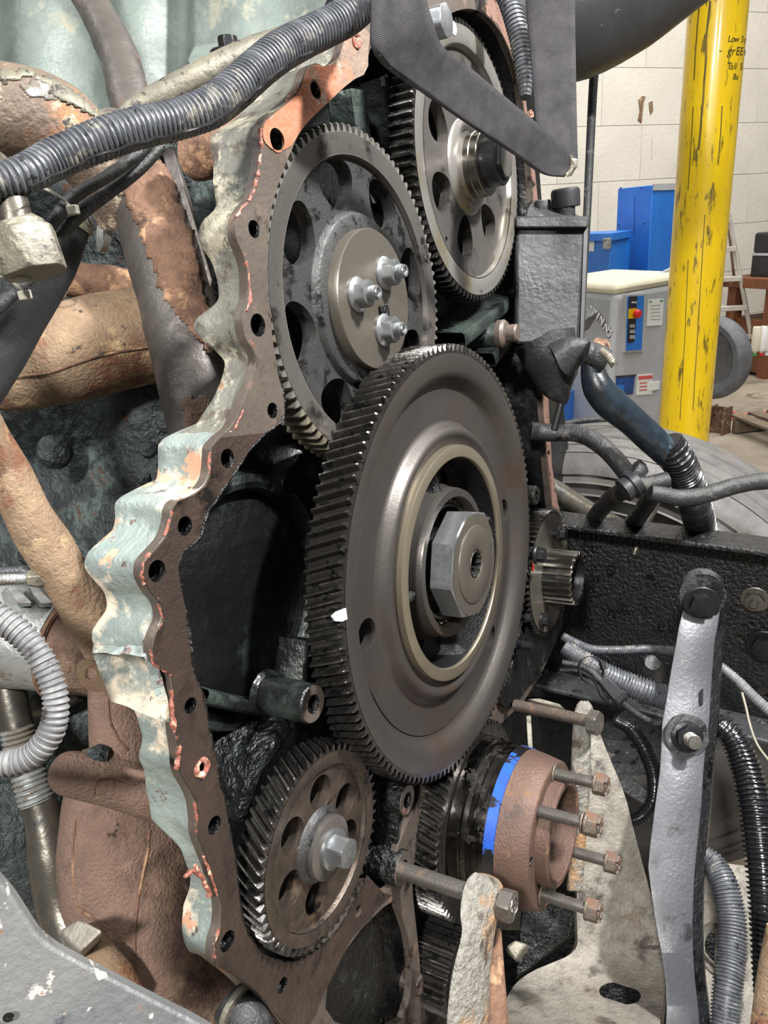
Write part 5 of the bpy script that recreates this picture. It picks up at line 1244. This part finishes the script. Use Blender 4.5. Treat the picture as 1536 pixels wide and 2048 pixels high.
def axis_y(px, x, z):
    return min((abs(RIGHT.dot(V((x, yy, z)) - C0) / FWD.dot(V((x, yy, z)) - C0) * FPX + 768 - px), yy) for yy in [.05 - .001 * k for k in range(400)])[1]
c = Y(802, 1740, .03); yh = axis_y(1000, c.x, c.z)
lb = root('arm_bolt', 'long bolt with stamped hex head through the worn mount arm', 'bolt', (c.x, yh, c.z))
mk('shank', lathe([(.0096, .0), (.0096, .035 - yh)], 32, (0, 0, 0)), 'bolt', lb, local=True)
hd = mk('head', prism(6, .0150, [(-.001, .0165), (-.002, .0178), (-.0135, .03), (-.0150, .0165), (-.0152, .0145)], 60, ph=.15), 'bolt', lb, local=True, angle=26)
mk('stamped_ring', jitter(lathe([(.0125, -.0150), (.0120, -.0160), (.0100, -.0160), (.0095, -.0150)], 36), .0012, 260), 'bolt', hd, local=True)
mk('stamped_mark', jitter(lathe([(.006, -.0150), (.0055, -.0160), (.0035, -.0160), (.003, -.0150)], 24), .0016, 260), 'bolt', hd, local=True)
rb = arm('mount_arm', 'rough grey-green mount arm behind the rusty hub, with a long bolt',
    [(1160,1400),(1150,1408),(1146,1425),(1143,1450),(1142,1475),(1140,1510),(1138,1560),(1136,1620),(1134,1700),(1132,1780)],
    [(1176,1402),(1186,1412),(1187,1430),(1184,1450),(1180,1475),(1181,1510),(1180,1560),(1176,1620),(1170,1700),(1166,1780)], 1.075, 1.05, 'mount_arm', 'rust', .03)
c2_ = D(1050, 1412, 1.10); 
lb2 = root('arm_bolt', 'long bolt through the rough grey-green arm, right of the bull gear', 'bolt', D(1100, 1425, 1.05))
A_, B_ = D(1030, 1410, 1.13), D(1186, 1444, 1.05)
mk('shank', tube([(A_, .0085), ((A_ + B_) / 2, .0085), (B_, .0085)], 24, .01)[:2], 'bolt_rust', lb2)
dB = (B_ - A_).normalized(); Mh = Matrix.Translation(D(1180, 1443, 1.045)) @ (-dB).to_track_quat('Y', 'Z').to_matrix().to_4x4()
mk('head', xf(prism(6, .0150, [(0, .02), (-.0015, .03), (-.012, .03), (-.0138, .016), (-.014, .014)], 60, ph=.4), Mh), 'bolt', lb2, angle=26)
o = mk('pale_bracket', jitter(hexa([D(1055,1398,1.15), D(1080,1394,1.15), D(1120,1408,1.14), D(1130,1420,1.14), D(1055,1410,1.16), D(1080,1420,1.16), D(1115,1440,1.15), D(1130,1425,1.15)]), .002, 50), 'cream', bevel=.002); tag(o, 'pale chipped bracket edge above the upper arm bolt', 'bracket')
o = mk('grey_strut', hexa([D(1052,1432,1.18), D(1062,1430,1.18), D(1066,1500,1.16), D(1056,1500,1.16), D(1052,1432,1.2), D(1062,1430,1.2), D(1066,1500,1.18), D(1056,1500,1.18)]), 'cream', bevel=.001); tag(o, 'narrow pale strut below the upper arm bolt', 'strut')

# conduits and cables on the right
def cnd(name, label, path, pitch, material='conduit', dep_=.14, seg=18):
    o = mk(name, conduit(path, None, pitch, dep_, seg)[:2], material, angle=50); tag(o, label, 'conduit'); return o
cnd('thin_conduit', 'thin grey ribbed conduit running along the rail to the bar', [(1125,1272,1.18,8),(1150,1285,1.18,9),(1185,1298,1.17,9),(1240,1300,1.17,9),(1300,1298,1.17,9),(1360,1302,1.17,9)], .0036)
cnd('wiring_conduit', 'wide grey ribbed conduit sloping down to the bar', [(1128,1292,1.17,16),(1165,1318,1.16,20),(1205,1345,1.15,23),(1260,1370,1.14,25),(1310,1388,1.13,26),(1370,1405,1.13,26)], .0050)
cnd('thin_conduit', 'thin grey ribbed conduit right of the bar', [(1425,1322,1.16,9),(1450,1340,1.15,10),(1480,1366,1.14,11),(1510,1396,1.13,11),(1560,1440,1.12,11)], .0040, 'conduit_light')
cnd('wiring_conduit', 'narrow black conduit curling behind the bar towards the mount', [(1232,1440,1.14,14),(1262,1458,1.13,15),(1290,1500,1.12,16),(1308,1550,1.11,16),(1306,1600,1.10,15),(1285,1632,1.10,14),(1255,1645,1.10,12)], .0042, 'conduit_black')
cnd('wiring_conduit', 'glossy black conduit tapering down along the right edge', [(1438,1448,1.08,22),(1465,1475,1.07,26),(1490,1530,1.05,30),(1510,1610,1.02,33),(1522,1700,1.0,34),(1528,1790,.98,32),(1526,1860,.97,26),(1520,1930,.96,17),(1512,2010,.95,4)], .0064, 'conduit_black', .2)
cnd('wiring_conduit', 'grey ribbed conduit leaving the frame at bottom right', [(1405,1708,1.0,20),(1428,1730,.99,25),(1450,1775,.97,28),(1463,1840,.95,29),(1462,1910,.93,29),(1455,1980,.91,29),(1448,2080,.89,29)], .0040)
cn = root('cable_connector', 'black cables with a plastic connector below the wide conduit', 'connector', D(1230, 1395, 1.1))
mk('cable', T([(1125,1325,1.14,6),(1160,1332,1.13,6),(1185,1345,1.12,7),(1210,1372,1.11,8)], step=.005, seg=12)[:2], 'hose', cn)
mk('cable', T([(1120,1340,1.15,5),(1160,1342,1.14,5),(1190,1360,1.13,5),(1205,1390,1.12,6),(1215,1400,1.12,6)], step=.005, seg=12)[:2], 'hose', cn)
mk('plug', hexa([D(1196,1362,1.09), D(1216,1352,1.09), D(1256,1392,1.085), D(1236,1412,1.085), D(1196,1368,1.12), D(1218,1358,1.12), D(1258,1398,1.11), D(1238,1418,1.11)]), 'plastic_black', cn, bevel=.002)
mk('plug_flange', hexa([D(1228,1398,1.08), D(1246,1380,1.08), D(1256,1386,1.08), D(1238,1408,1.08), D(1228,1402,1.12), D(1246,1384,1.12), D(1256,1390,1.12), D(1238,1412,1.12)]), 'plastic_black', cn, bevel=.001)
mk('cable', T([(1240,1400,1.10,7),(1262,1420,1.10,7),(1295,1440,1.10,7),(1335,1446,1.10,7)], step=.005, seg=12)[:2], 'hose', cn)
ribbon_ring(1182, 1340, 1.12, 26, .0032, (radians(-40), radians(-30)), 'cable_tie', 'tie_black', 'black cable tie round the wide conduit and cables')
o = mk('ground_wire', T([(1484,1385,1.12,2.5),(1492,1415,1.11,2.5),(1500,1450,1.10,2.5),(1515,1490,1.09,2.5),(1545,1530,1.08,2.5)], step=.006, seg=8)[:2], 'tie_wire'); tag(o, 'thin pale wire hanging below the rail at the right edge', 'wire')
o = mk('small_bracket', jitter(hexa([D(1232,1575,1.12), D(1255,1545,1.12), D(1305,1590,1.11), D(1295,1615,1.11), D(1232,1590,1.15), D(1255,1560,1.15), D(1308,1600,1.14), D(1295,1622,1.14)]), .001, 60), 'rail_grey', bevel=.002); tag(o, 'small black bracket behind the curling conduit', 'bracket')
# lower frame pieces
cm = root('crossmember', 'grey dirty crossmember plate at the bottom right', 'crossmember', D(1480, 1900, 1.1))
g = plate([(a, b) for a, b in [(1380,1715),(1700,1760),(1700,2150),(1380,2150)]], [circ(1446, 1894, 36, 28, 40)], 0, 1)
mk('lower_plate', ([D(v[0], v[2], 1.12 - .0004 * (v[2] - 1715)) + (V((.01, .02, -.03)) if v[1] > .5 else V()) for v in g[0]], g[1]), 'mount', cm, bevel=.002)
mk('hole_collar', xf(lathe([(.029, -.004), (.0305, -.006), (.032, -.004), (.032, .006)], 36), Matrix.Translation(D(1446, 1894, 1.04)) @ (-FWD * .6 + UP * .8).normalized().to_track_quat('-Y', 'Z').to_matrix().to_4x4()), 'mount', cm)
mk('upper_plate', hexa([D(1380,1540,1.16), D(1600,1575,1.14), D(1600,1660,1.10), D(1380,1625,1.12), D(1380,1550,1.2), D(1600,1590,1.2), D(1600,1680,1.15), D(1380,1640,1.15)]), 'rail_grey', cm, bevel=.002)
mk('brace_tube', T([(1395,1815,1.10,16),(1470,1826,1.10,16),(1600,1845,1.10,16)], step=.01, seg=20)[:2], 'rail_grey', cm)
mk('dark_backing', jitter(plate([(X(a, b, .78).y, X(a, b, .78).z) for a, b in ((900,1250),(1700,1480),(1700,2300),(900,2300))], [], 0, .02), .002, 10), 'grime_shade', cm, local=True)  # added dark sheet closing off the gaps behind the lower frame
bo = cm.children[-1]; me_ = bo.data
for v in me_.vertices: v.co = INV[cm.name] @ V((.78 + v.co.y, v.co.x, v.co.z))
o = mk('fender_edge', T([(1560,1860,.80,26),(1540,1950,.80,24),(1528,2040,.80,24),(1520,2120,.80,24)], step=.01, seg=20, flat=.6)[:2], 'tan'); tag(o, 'blurred tan edge at the bottom right corner', 'panel')

# ================================================================== WORKSHOP (level frame)
up3 = V((0, 0, 1))
def yawd(a): return V((sin(radians(a)), cos(radians(a)), 0))
def plane_hit(px, py, P0, n):
    d = TE.to_3x3() @ ray(px, py); return CW + d * ((P0 - CW).dot(n) / d.dot(n))
def patch(pts, P0, n, off=.004, th=.006):
    """flat piece on a plane: outline in pixels, given a thickness."""
    P = [plane_hit(a, b, P0, n) + n * off for a, b in pts]
    k = len(P); vs = P + [p - n * th for p in P]
    return vs, [tuple(range(k)), tuple(range(2 * k - 1, k - 1, -1))] + [(i, (i + 1) % k, (i + 1) % k + k, i + k) for i in range(k)]
def W(name, g, material, parent=None, **k): return mk(name, g, material, parent, frame='W', **k)

fl_ = W('floor', box((2.5, 0, FLOOR - .05), (18, 16, .1)), 'concrete'); fl_['kind'] = 'structure'
P0 = WD(1350, 450, 8.0); u = yawd(128); nw = yawd(218)
if nw.dot(CW - P0) < 0: nw = -nw
wr = root('wall_back', None, None, (P0.x, P0.y, FLOOR), frame='W', kind='structure')
RW = Matrix((u, -nw, up3)).transposed()
base = V((P0.x, P0.y, 0))
W('wall_panel', box(tuple(base - nw * .10 + up3 * (FLOOR + 2.6)), (16, .16, 5.2), RW), 'mortar', wr)
BW, BH = 1.0, .50
b0 = None
zc0 = WD(1200, 252, (P0 - CW).length * .98).z
zc0 = plane_hit(1210, 252, P0, nw).z
z0 = zc0 - BH * math.ceil((zc0 - FLOOR) / BH)
for r_ in range(10):
    for c_ in range(-4, 5):
        off = (r_ % 2) * .5
        ctr = base + u * ((c_ + off) * BW) + up3 * (z0 + BH * (r_ + .5)) - nw * .012
        if b0 is None:
            b0 = W('block', box((0, 0, 0), (BW - .004, .024, BH - .004), RW), 'wallpaint', wr, local=True, bevel=.0015); o = b0
        else: o = b0.copy(); C.objects.link(o)
        o.matrix_local = INV[wr.name] @ Matrix.Translation(ctr)
for pts in ([(1276,200),(1284,192),(1290,194),(1286,205),(1284,225),(1282,246),(1275,240),(1279,222)], [(1297,205),(1304,202),(1305,222),(1300,230),(1298,216)]):
    W('tape_scrap', patch(pts, P0, nw, .01, .008), 'tan', wr)
W('wall_mark', patch([(1302,278),(1304,278),(1304,318),(1302,318)], P0, nw, .005, .004), 'mortar', wr)
ce = W('ceiling', box((2.5, 0, FLOOR + 5.6), (18, 16, .1)), 'mortar'); ce['kind'] = 'structure'

# yellow post
tpost = WD(1437, 0, 2.95); Rp = 57.5 * 2.95 / FPX
yp = root('lift_post', 'scuffed yellow round lift post with handwritten marker notes', 'post', (tpost.x, tpost.y, FLOOR), frame='W')
rw = Matrix.Rotation(radians(90), 4, 'X')
lean = Matrix.Rotation(radians(0), 4, 'X')
W('post_tube', xf(lathe([(Rp, -(FLOOR + 5.4)), (Rp, -(FLOOR + .01))], 64), Matrix.Translation((tpost.x, tpost.y, 0)) @ rw), 'yellow', yp)
W('base_flange', xf(lathe([(.001, -(FLOOR + .012)), (.17, -(FLOOR + .012)), (.17, -(FLOOR))], 40), Matrix.Translation((tpost.x, tpost.y, 0)) @ rw), 'yellow', yp)
pt = Matrix.Translation((0, 0, 0))
def on_post(px, py):
    d = (TE.to_3x3() @ ray(px, py)); o_ = CW - V((tpost.x, tpost.y, 0))
    a = d.x ** 2 + d.y ** 2; b = 2 * (o_.x * d.x + o_.y * d.y); c_ = o_.x ** 2 + o_.y ** 2 - (Rp * 1.004) ** 2
    disc = b * b - 4 * a * c_
    if disc < 0: return None
    return CW + d * ((-b - sqrt(disc)) / (2 * a))
for (s, px, py, sz, sh) in (('Low Sp', 1455, 84, .031, .1), ('grEEn', 1454, 110, .040, .1), ('Tall S', 1453, 139, .034, .05), ('Bu', 1465, 159, .030, .1), ('-', 1437, 108, .04, 0)):
    dx = 0
    for ch_ in s:
        p = on_post(px + dx, py); wch = {'l': 4, 'T': 9, '-': 8, 'w': 11}.get(ch_, 9.5) * sz / .045
        dx += wch
        if p is None or ch_ == ' ': continue
        n = V((p.x - tpost.x, p.y - tpost.y, 0)).normalized()
        tx = up3.cross(n)
        M4 = Matrix((tx, up3, n)).transposed().to_4x4(); M4.translation = p
        text(ch_, sz, M4, 'markerink', 'lettering', yp, shear=sh)
for pth, r in (([(1420,2),(1414,60),(1410,140),(1404,220),(1398,300)], .0045), ([(1398,10),(1392,90),(1388,160)], .003), ([(1386,215),(1382,290),(1376,380)], .0022), ([(1444,212),(1441,270),(1436,330)], .0022), ([(1410,430),(1404,520),(1398,620),(1392,720),(1386,820)], .0018), ([(1376,520),(1372,620),(1366,740),(1360,840)], .0018)):
    P = [(on_post(a, b), r) for a, b in pth]
    P = [q for q in P if q[0]]
    o = W('scuff', tube(P, 6, .03, flat=1, amp=r * .8, nsc=14)[:2], 'scuffink', yp)
    # press flat onto the tube
    for v in o.data.vertices:
        q = yp.matrix_world @ v.co; a = V((q.x - tpost.x, q.y - tpost.y, 0)); L_ = a.length
        k = (Rp + (L_ - Rp) * .12 + .0006) / L_
        q2 = V((tpost.x + a.x * k, tpost.y + a.y * k, q.z)); v.co = yp.matrix_world.inverted() @ q2
yb = WD(1076, 150, 2.6)
o = W('lift_arm_end', box((yb.x, yb.y, yb.z + .835), (.07, .07, 2.0), Matrix.Rotation(radians(30), 3, 'Z')), 'yellow', bevel=.01); tag(o, 'sliver of yellow steel between the flange and the hanging sling', 'beam')

# blue machine
A, B, Cc = WD(1236, 378, 5.7), WD(1306, 370, 5.35), WD(1372, 366, 5.7)
def vbox(A, B, Cc, top, bot):
    A, B, Cc = (V((p.x, p.y, 0)) for p in (A, B, Cc)); Dd = A + Cc - B
    return hexa([p + up3 * top for p in (A, B, Cc, Dd)] + [p + up3 * bot for p in (A, B, Cc, Dd)])
bl_ = root('blue_cabinet', 'tall blue painted steel cabinet behind the grey machine', 'machine', (B.x, B.y, FLOOR), frame='W')
W('cabinet_body', vbox(A, B, Cc, B.z, FLOOR), 'blue', bl_, bevel=.006)
nb = ((A - B).cross(up3)).normalized(); nb = nb if nb.dot(CW - B) > 0 else -nb
nc = ((Cc - B).cross(up3)).normalized(); nc = nc if nc.dot(CW - B) > 0 else -nc
W('top_trim', patch([(1306,368),(1372,366),(1372,379),(1306,381)], B, nc, .008, .012), 'palegrey', bl_)
W('door_seam', patch([(1269,392),(1270,392),(1269,470),(1268,470)], B, nb, .002, .002), 'blue_dark', bl_)
for a, b in ((1238,450),(1289,447),(1283,376),(1242,376)):
    W('rivet', patch([(a-1.5,b-1.5),(a+1.5,b-1.5),(a+1.5,b+1.5),(a-1.5,b+1.5)], B, nb, .004, .004), 'blue_dark', bl_)
A2, B2, C2 = WD(1130, 466, 5.6), WD(1222, 472, 5.15), WD(1262, 466, 5.5)
W('side_box', vbox(A2, B2, C2, B2.z, FLOOR), 'blue', bl_, bevel=.006)
W('side_box_lip', vbox(WD(1126,464,5.55), WD(1222,470,5.08), WD(1262,464,5.45), B2.z + .02, B2.z - .03), 'blue', bl_, bevel=.004)
nb2 = ((A2 - B2).cross(up3)).normalized(); nb2 = nb2 if nb2.dot(CW - B2) > 0 else -nb2
W('paper_label', patch([(1178,477),(1190,477),(1189,503),(1178,502)], B2, nb2, .006, .003), 'paper', bl_)
W('hinge_lug', box(tuple(WD(1214, 487, 5.1)), (.05, .05, .07)), 'alu', bl_, bevel=.008)
W('low_panel', vbox(WD(1092,795,4.6), WD(1126,800,4.45), WD(1150,800,4.7), WD(1126,798,4.45).z, FLOOR), 'blue', bl_)

# grey enclosure (compressor)
A3, B3, C3 = WD(1085, 585, 4.75), WD(1229, 590, 4.15), WD(1372, 585, 4.6)
zt = WD(1229, 588, 4.15).z
gc = root('grey_enclosure', 'pale grey machine enclosure with cream top and blue control panel', 'machine', (B3.x, B3.y, FLOOR), frame='W')
W('enclosure_body', vbox(A3, B3, C3, zt, FLOOR), 'palegrey', gc, bevel=.035)
W('cream_top', vbox(A3, B3, C3, zt + .055, zt - .01), 'creamtop', gc, bevel=.04)
n3 = ((C3 - B3).cross(up3)).normalized(); n3 = n3 if n3.dot(CW - B3) > 0 else -n3
n4 = ((A3 - B3).cross(up3)).normalized(); n4 = n4 if n4.dot(CW - B3) > 0 else -n4
def gp(name, pts, m_, off=.004, n=None, label=None):
    return W(name, patch(pts, B3, n if n is not None else n3, off, off + .002), m_, gc, part_label=label)
gp('panel_frame', [(1247,590),(1291,587),(1285,702),(1245,705)], 'palegrey', .012)
gp('control_panel', [(1251,594),(1284,591),(1279,699),(1248,701)], 'blue', .015, label='recessed blue control panel')
gp('control_strip', [(1254,593),(1269,592),(1263,684),(1250,685)], 'plastic_black', .019)
gp('button_plate', [(1252,617),(1267,616),(1266,636),(1251,637)], 'yellow', .023)
pb = plane_hit(1262, 627, B3, n3) + n3 * .03
W('stop_button', xf(lathe([(.0005, -.03), (.020, -.028), (.024, -.02), (.024, -.005), (.014, 0), (.014, .012)], 24), Matrix.Translation(pb) @ n3.to_track_quat('-Y', 'Z').to_matrix().to_4x4()), 'red', gc, part_label='red stop button')
for k in range(6):
    gp('key', [(1254 + (k % 2) * 5, 648 + k // 2 * 11), (1258 + (k % 2) * 5, 648 + k // 2 * 11), (1257.5 + (k % 2) * 5, 655 + k // 2 * 11), (1253.5 + (k % 2) * 5, 655 + k // 2 * 11)], 'palegrey', .022)
for k in range(3): gp('lamp', [(1257 + k * 3.5, 603), (1259.5 + k * 3.5, 603), (1259.5 + k * 3.5, 606), (1257 + k * 3.5, 606)], 'paper', .022)
gp('paper_label', [(1295,600),(1326,598),(1322,650),(1292,652)], 'paper', .006)
gp('label_edge', [(1297,602),(1302,602),(1302,604),(1297,604)], 'green', .008); gp('label_edge', [(1318,600),(1324,600),(1324,603),(1318,603)], 'green', .008)
for k in range(5): gp('print_line', [(1299,610 + k * 7),(1320,609 + k * 7),(1320,610 + k * 7),(1299,611 + k * 7)], 'palegrey', .008)
gp('lower_recess', [(1232,754),(1269,751),(1265,788),(1231,790)], 'blue_dark', .004)
gp('recess_frame', [(1230,752),(1271,749),(1271,752),(1233,755)], 'plastic_black', .006)
gp('recess_pipe', [(1234,770),(1247,769),(1246,788),(1233,789)], 'blue', .006)
gp('warning_label', [(1274,750),(1304,748),(1302,788),(1272,790)], 'paper', .006)
gp('warning_print', [(1275,752),(1303,750),(1303,757),(1275,759)], 'pink_print', .008)
gp('warning_label', [(1296,766),(1318,762),(1316,778),(1295,782)], 'paper', .009)
for k in range(3): gp('print_line', [(1277,765 + k * 7),(1292,764 + k * 7),(1292,766 + k * 7),(1277,767 + k * 7)], 'pink_print', .008)
# arched white lettering on the left face
s = 'MACHINING'
for i, ch_ in enumerate(s):
    t = i / (len(s) - 1); px = 1178 + 34 * t - 2 * sin(pi * t); py = 622 + 44 * t ** 1.05 - 7 * sin(pi * t)
    p = plane_hit(px, py, B3, n4) + n4 * .006
    q = plane_hit(px + 5, py + 5.6, B3, n4) + n4 * .006
    tx = (q - p).normalized(); ty = n4.cross(tx)
    if ty.z < 0: ty = -ty
    M4 = Matrix((tx, ty, n4)).transposed().to_4x4(); M4.translation = p
    text(ch_, .062, M4, 'white', 'lettering', gc, extr=.002)
    M5 = M4.copy(); M5.translation = p - n4 * .004 - ty * .006 - tx * .004
    text(ch_, .072, M5, 'ink', 'letter_shadow', gc, extr=.001)
W('guard_bar', tube([(WD(1303,562,4.6), .012), (WD(1320,549,4.6), .012), (WD(1345,537,4.6), .012)], 12, .05)[:2], 'palegrey', gc)

# ladder
fz = FLOOR
def wfl(px, py): return WF(px, py)
ft = wfl(1517, 748); tpL = WD(1457, 428, 0)
hd_ = None
def at_h(px, py, ref, n):  # point on the ladder's vertical plane
    return plane_hit(px, py, ref, n)
nl = yawd(250); nl = nl if nl.dot(CW - ft) > 0 else -nl
la = root('step_ladder', 'aluminium step ladder leaning open behind the yellow post', 'ladder', (ft.x, ft.y, FLOOR), frame='W')
top_ = plane_hit(1457, 428, ft, nl)
side_ = (up3.cross(nl)).normalized()
if side_.dot(yawd(60)) > 0 and False: side_ = -side_
lw = V((plane_hit(1440, 612, ft, nl) - plane_hit(1490, 612, ft, nl))); lw.z = 0; lw = lw.normalized()
offL = lw * .42
W('rail', tube([(ft, .022), (top_, .020)], 8, .3)[:2], 'ladder', la)
W('rail', tube([(ft + offL * 1.15, .022), (top_ + offL * .75, .020)], 8, .3)[:2], 'ladder', la)
for py in (440, 494, 552, 610, 669, 728):
    t = (py - 428) / (748 - 428); a = top_.lerp(ft, t); b = (top_ + offL * .75).lerp(ft + offL * 1.15, t)
    m_ = (a + b) / 2; d = (b - a)
    Rr = Matrix((d.normalized(), up3.cross(d.normalized()), up3)).transposed()
    W('tread', box(tuple(m_), (d.length, .07, .045), Rr), 'ladder', la, bevel=.004)
bk0 = -nl * .55
W('rear_leg', tube([(top_ - up3 * .05, .014), (ft + bk0 + up3 * .02, .014)], 8, .3)[:2], 'tan', la)
W('rear_leg', tube([(top_ + offL * .75 - up3 * .05, .014), (ft + offL + bk0 + up3 * .02, .014)], 8, .3)[:2], 'tan', la)
W('foot_brace', tube([(ft + up3 * .22, .012), (ft - nl * .25 - lw * .1 + up3 * .03, .012)], 8, .1)[:2], 'ladder', la)

# work bench with its box and bottles
tb0 = WD(1500, 566, 7.0); wt = root('work_bench', 'brown wooden work bench at the right edge', 'bench', (tb0.x, tb0.y, FLOOR), frame='W')
ub = yawd(128)
Rb = Matrix((ub, -yawd(38), up3)).transposed()
cb_ = tb0 + ub * .62
W('bench_top', box((cb_.x, cb_.y, tb0.z), (1.3, .6, .09), Rb), 'wood', wt, bevel=.005)
for s_ in (-.55, .55):
    for s2 in (-.22, .22):
        q = cb_ + ub * s_ + yawd(38) * s2
        W('leg', box((q.x, q.y, (tb0.z - .045 + FLOOR) / 2), (.10, .10, tb0.z - .045 - FLOOR), Rb), 'wood', wt)
W('shelf', box((cb_.x, cb_.y, FLOOR + .28), (1.1, .5, .5), Rb), 'wood', wt, bevel=.01)
sb = tb0 + ub * .24; sp_ = root('speaker_box', 'black box with a grey band standing on the work bench', 'box', (sb.x, sb.y, tb0.z + .045), frame='W')
W('lower_box', box((sb.x, sb.y, tb0.z + .045 + .095), (.26, .22, .19), Rb), 'plastic_black', sp_, bevel=.008)
W('upper_box', box((sb.x, sb.y, tb0.z + .045 + .30), (.26, .22, .18), Rb), 'plastic_black', sp_, bevel=.02)
W('band', box((sb.x, sb.y, tb0.z + .045 + .20), (.27, .23, .022), Rb), 'palegrey', sp_)
lb_ = WD(1516, 527, 6.7); 
W('tag', box(tuple(sb + yawd(218) * .112 + up3 * (tb0.z - sb.z + .14)), (.03, .006, .045), Rb), 'white', sp_)
for i, (px, mt_, lab) in enumerate(((1512, 'creamtop', 'cream bottle with green cap beneath the bench'), (1525, 'white', 'white bottle with red cap beneath the bench'), (1536, 'paper', 'third white bottle beneath the bench, at the frame edge'))):
    q = WD(px, 688, 6.75)
    q = V((q.x, q.y, FLOOR + .53)) 
    r = root('bottle', lab, 'bottle', tuple(q), frame='W', group='bottles under the bench')
    W('body', xf(lathe([(.001, 0), (.038, 0), (.040, -.01), (.040, -.19), (.030, -.215), (.016, -.225), (.016, -.235)], 24), Matrix.Translation(q) @ rw), mt_, r)
    W('cap', xf(lathe([(.019, -.232), (.019, -.258), (.001, -.26)], 20), Matrix.Translation(q) @ rw), ('green', 'red', 'white')[i], r)

# leaning grey tyre, log, beam, pallet, air hose
q = WD(1424, 716, 4.9); rt = root('tyre_casing', 'round grey tyre leaning behind the yellow post', 'tyre', (q.x, q.y, q.z), frame='W')
nt_ = (CW - q); nt_.z = 0; nt_.normalize(); nt_ = (nt_ + V((nt_.y, -nt_.x, 0)) * .75).normalized()
Mq = Matrix.Translation(q) @ nt_.to_track_quat('-Y', 'Z').to_matrix().to_4x4()
W('tyre_ring', xf(lathe([(.17, -.02), (.20, -.06), (.235, -.065), (.262, -.04), (.268, 0), (.262, .04), (.235, .065), (.17, .05)], 64), Mq), 'tyre_grey', rt, angle=40)
W('inner_disc', xf(lathe([(.001, -.005), (.10, -.01), (.172, -.02)], 48), Mq), 'tyre', rt)
q = WF(1521, 792); lg = root('chopping_log', 'short grey wooden log standing at the ladder foot', 'log', tuple(q), frame='W')
W('log', jitter(xf(prism(8, .115, [(0, .2), (-.22, .2), (-.235, .115)], 32), Matrix.Translation(q) @ rw), .004, 12), 'woodgrey', lg, bevel=.005)
W('log_face', xf(lathe([(.10, -.236), (.001, -.238)], 24), Matrix.Translation(q) @ rw), 'tan', lg)
q = WF(1436, 866); bm_ = root('steel_beam_offcut', 'rust-brown I-shaped beam offcut standing right of the post foot', 'beam', tuple(q), frame='W')
Ro = Matrix.Rotation(radians(-20), 3, 'Z')
for s_ in (-.055, .055): W('beam_flange', box((q.x + (Ro @ V((0, s_, 0))).x, q.y + (Ro @ V((0, s_, 0))).y, q.z + .10), (.13, .012, .20), Ro), 'rust', bm_, bevel=.002)
W('beam_web', box((q.x, q.y, q.z + .10), (.014, .11, .20), Ro), 'rust', bm_)
q = WF(1500, 880); pal = root('pallet', 'weathered wooden pallet corner at the right edge', 'pallet', tuple(q), frame='W')
c0_ = WF(1455, 862); ux = (WF(1560, 905) - c0_).normalized(); uy = up3.cross(ux)
if uy.dot(CW - c0_) > 0: uy = -uy
Rq = Matrix((ux, uy, up3)).transposed()
for k in range(6):
    p_ = c0_ + ux * .5 + uy * (.05 + k * .15) + up3 * .12
    W('deck_board', box(tuple(p_), (1.0, .10, .02), Rq), 'woodgrey', pal, bevel=.002)
for k in (-.42, 0, .42):
    p_ = c0_ + ux * (.5 + k) + uy * .42 + up3 * .055
    W('stringer', box(tuple(p_), (.05, .85, .09), Rq), 'woodgrey', pal, bevel=.002)
p_ = c0_ + ux * .42 + uy * .25 + up3 * .18
o = W('wood_offcut', box(tuple(p_), (.14, .12, .10), Rq), 'woodgrey', bevel=.003); tag(o, 'small wood offcut lying on the pallet', 'offcut')
pth = [(1438,832),(1450,838),(1468,836),(1474,828),(1460,823),(1450,828),(1470,831),(1500,827),(1560,822)]
o = W('air_hose', tube([(WF(a, b, FLOOR + .012), .011) for a, b in pth], 10, .04)[:2], 'redhose'); tag(o, 'pinkish red air hose looping on the concrete floor', 'hose')
q = WF(1478, 745)
for i, (px, py, r, h, m_) in enumerate(((1470, 700, .05, .5, 'palegrey'), (1490, 690, .04, .6, 'tan'), (1486, 720, .06, .3, 'wood'))):
    q = WD(px, py, 7.3); 
    o = W('stored_pipe', xf(lathe([(.001, 0), (r, 0), (r, -(q.z - FLOOR + h * .5)), (.001, -(q.z - FLOOR + h * .5))], 16), Matrix.Translation((q.x, q.y, FLOOR)) @ rw), m_)
    tag(o, ('grey upright pipe stored behind the ladder', 'tan upright pipe stored behind the ladder', 'brown post stub stored behind the ladder')[i], 'pipe')
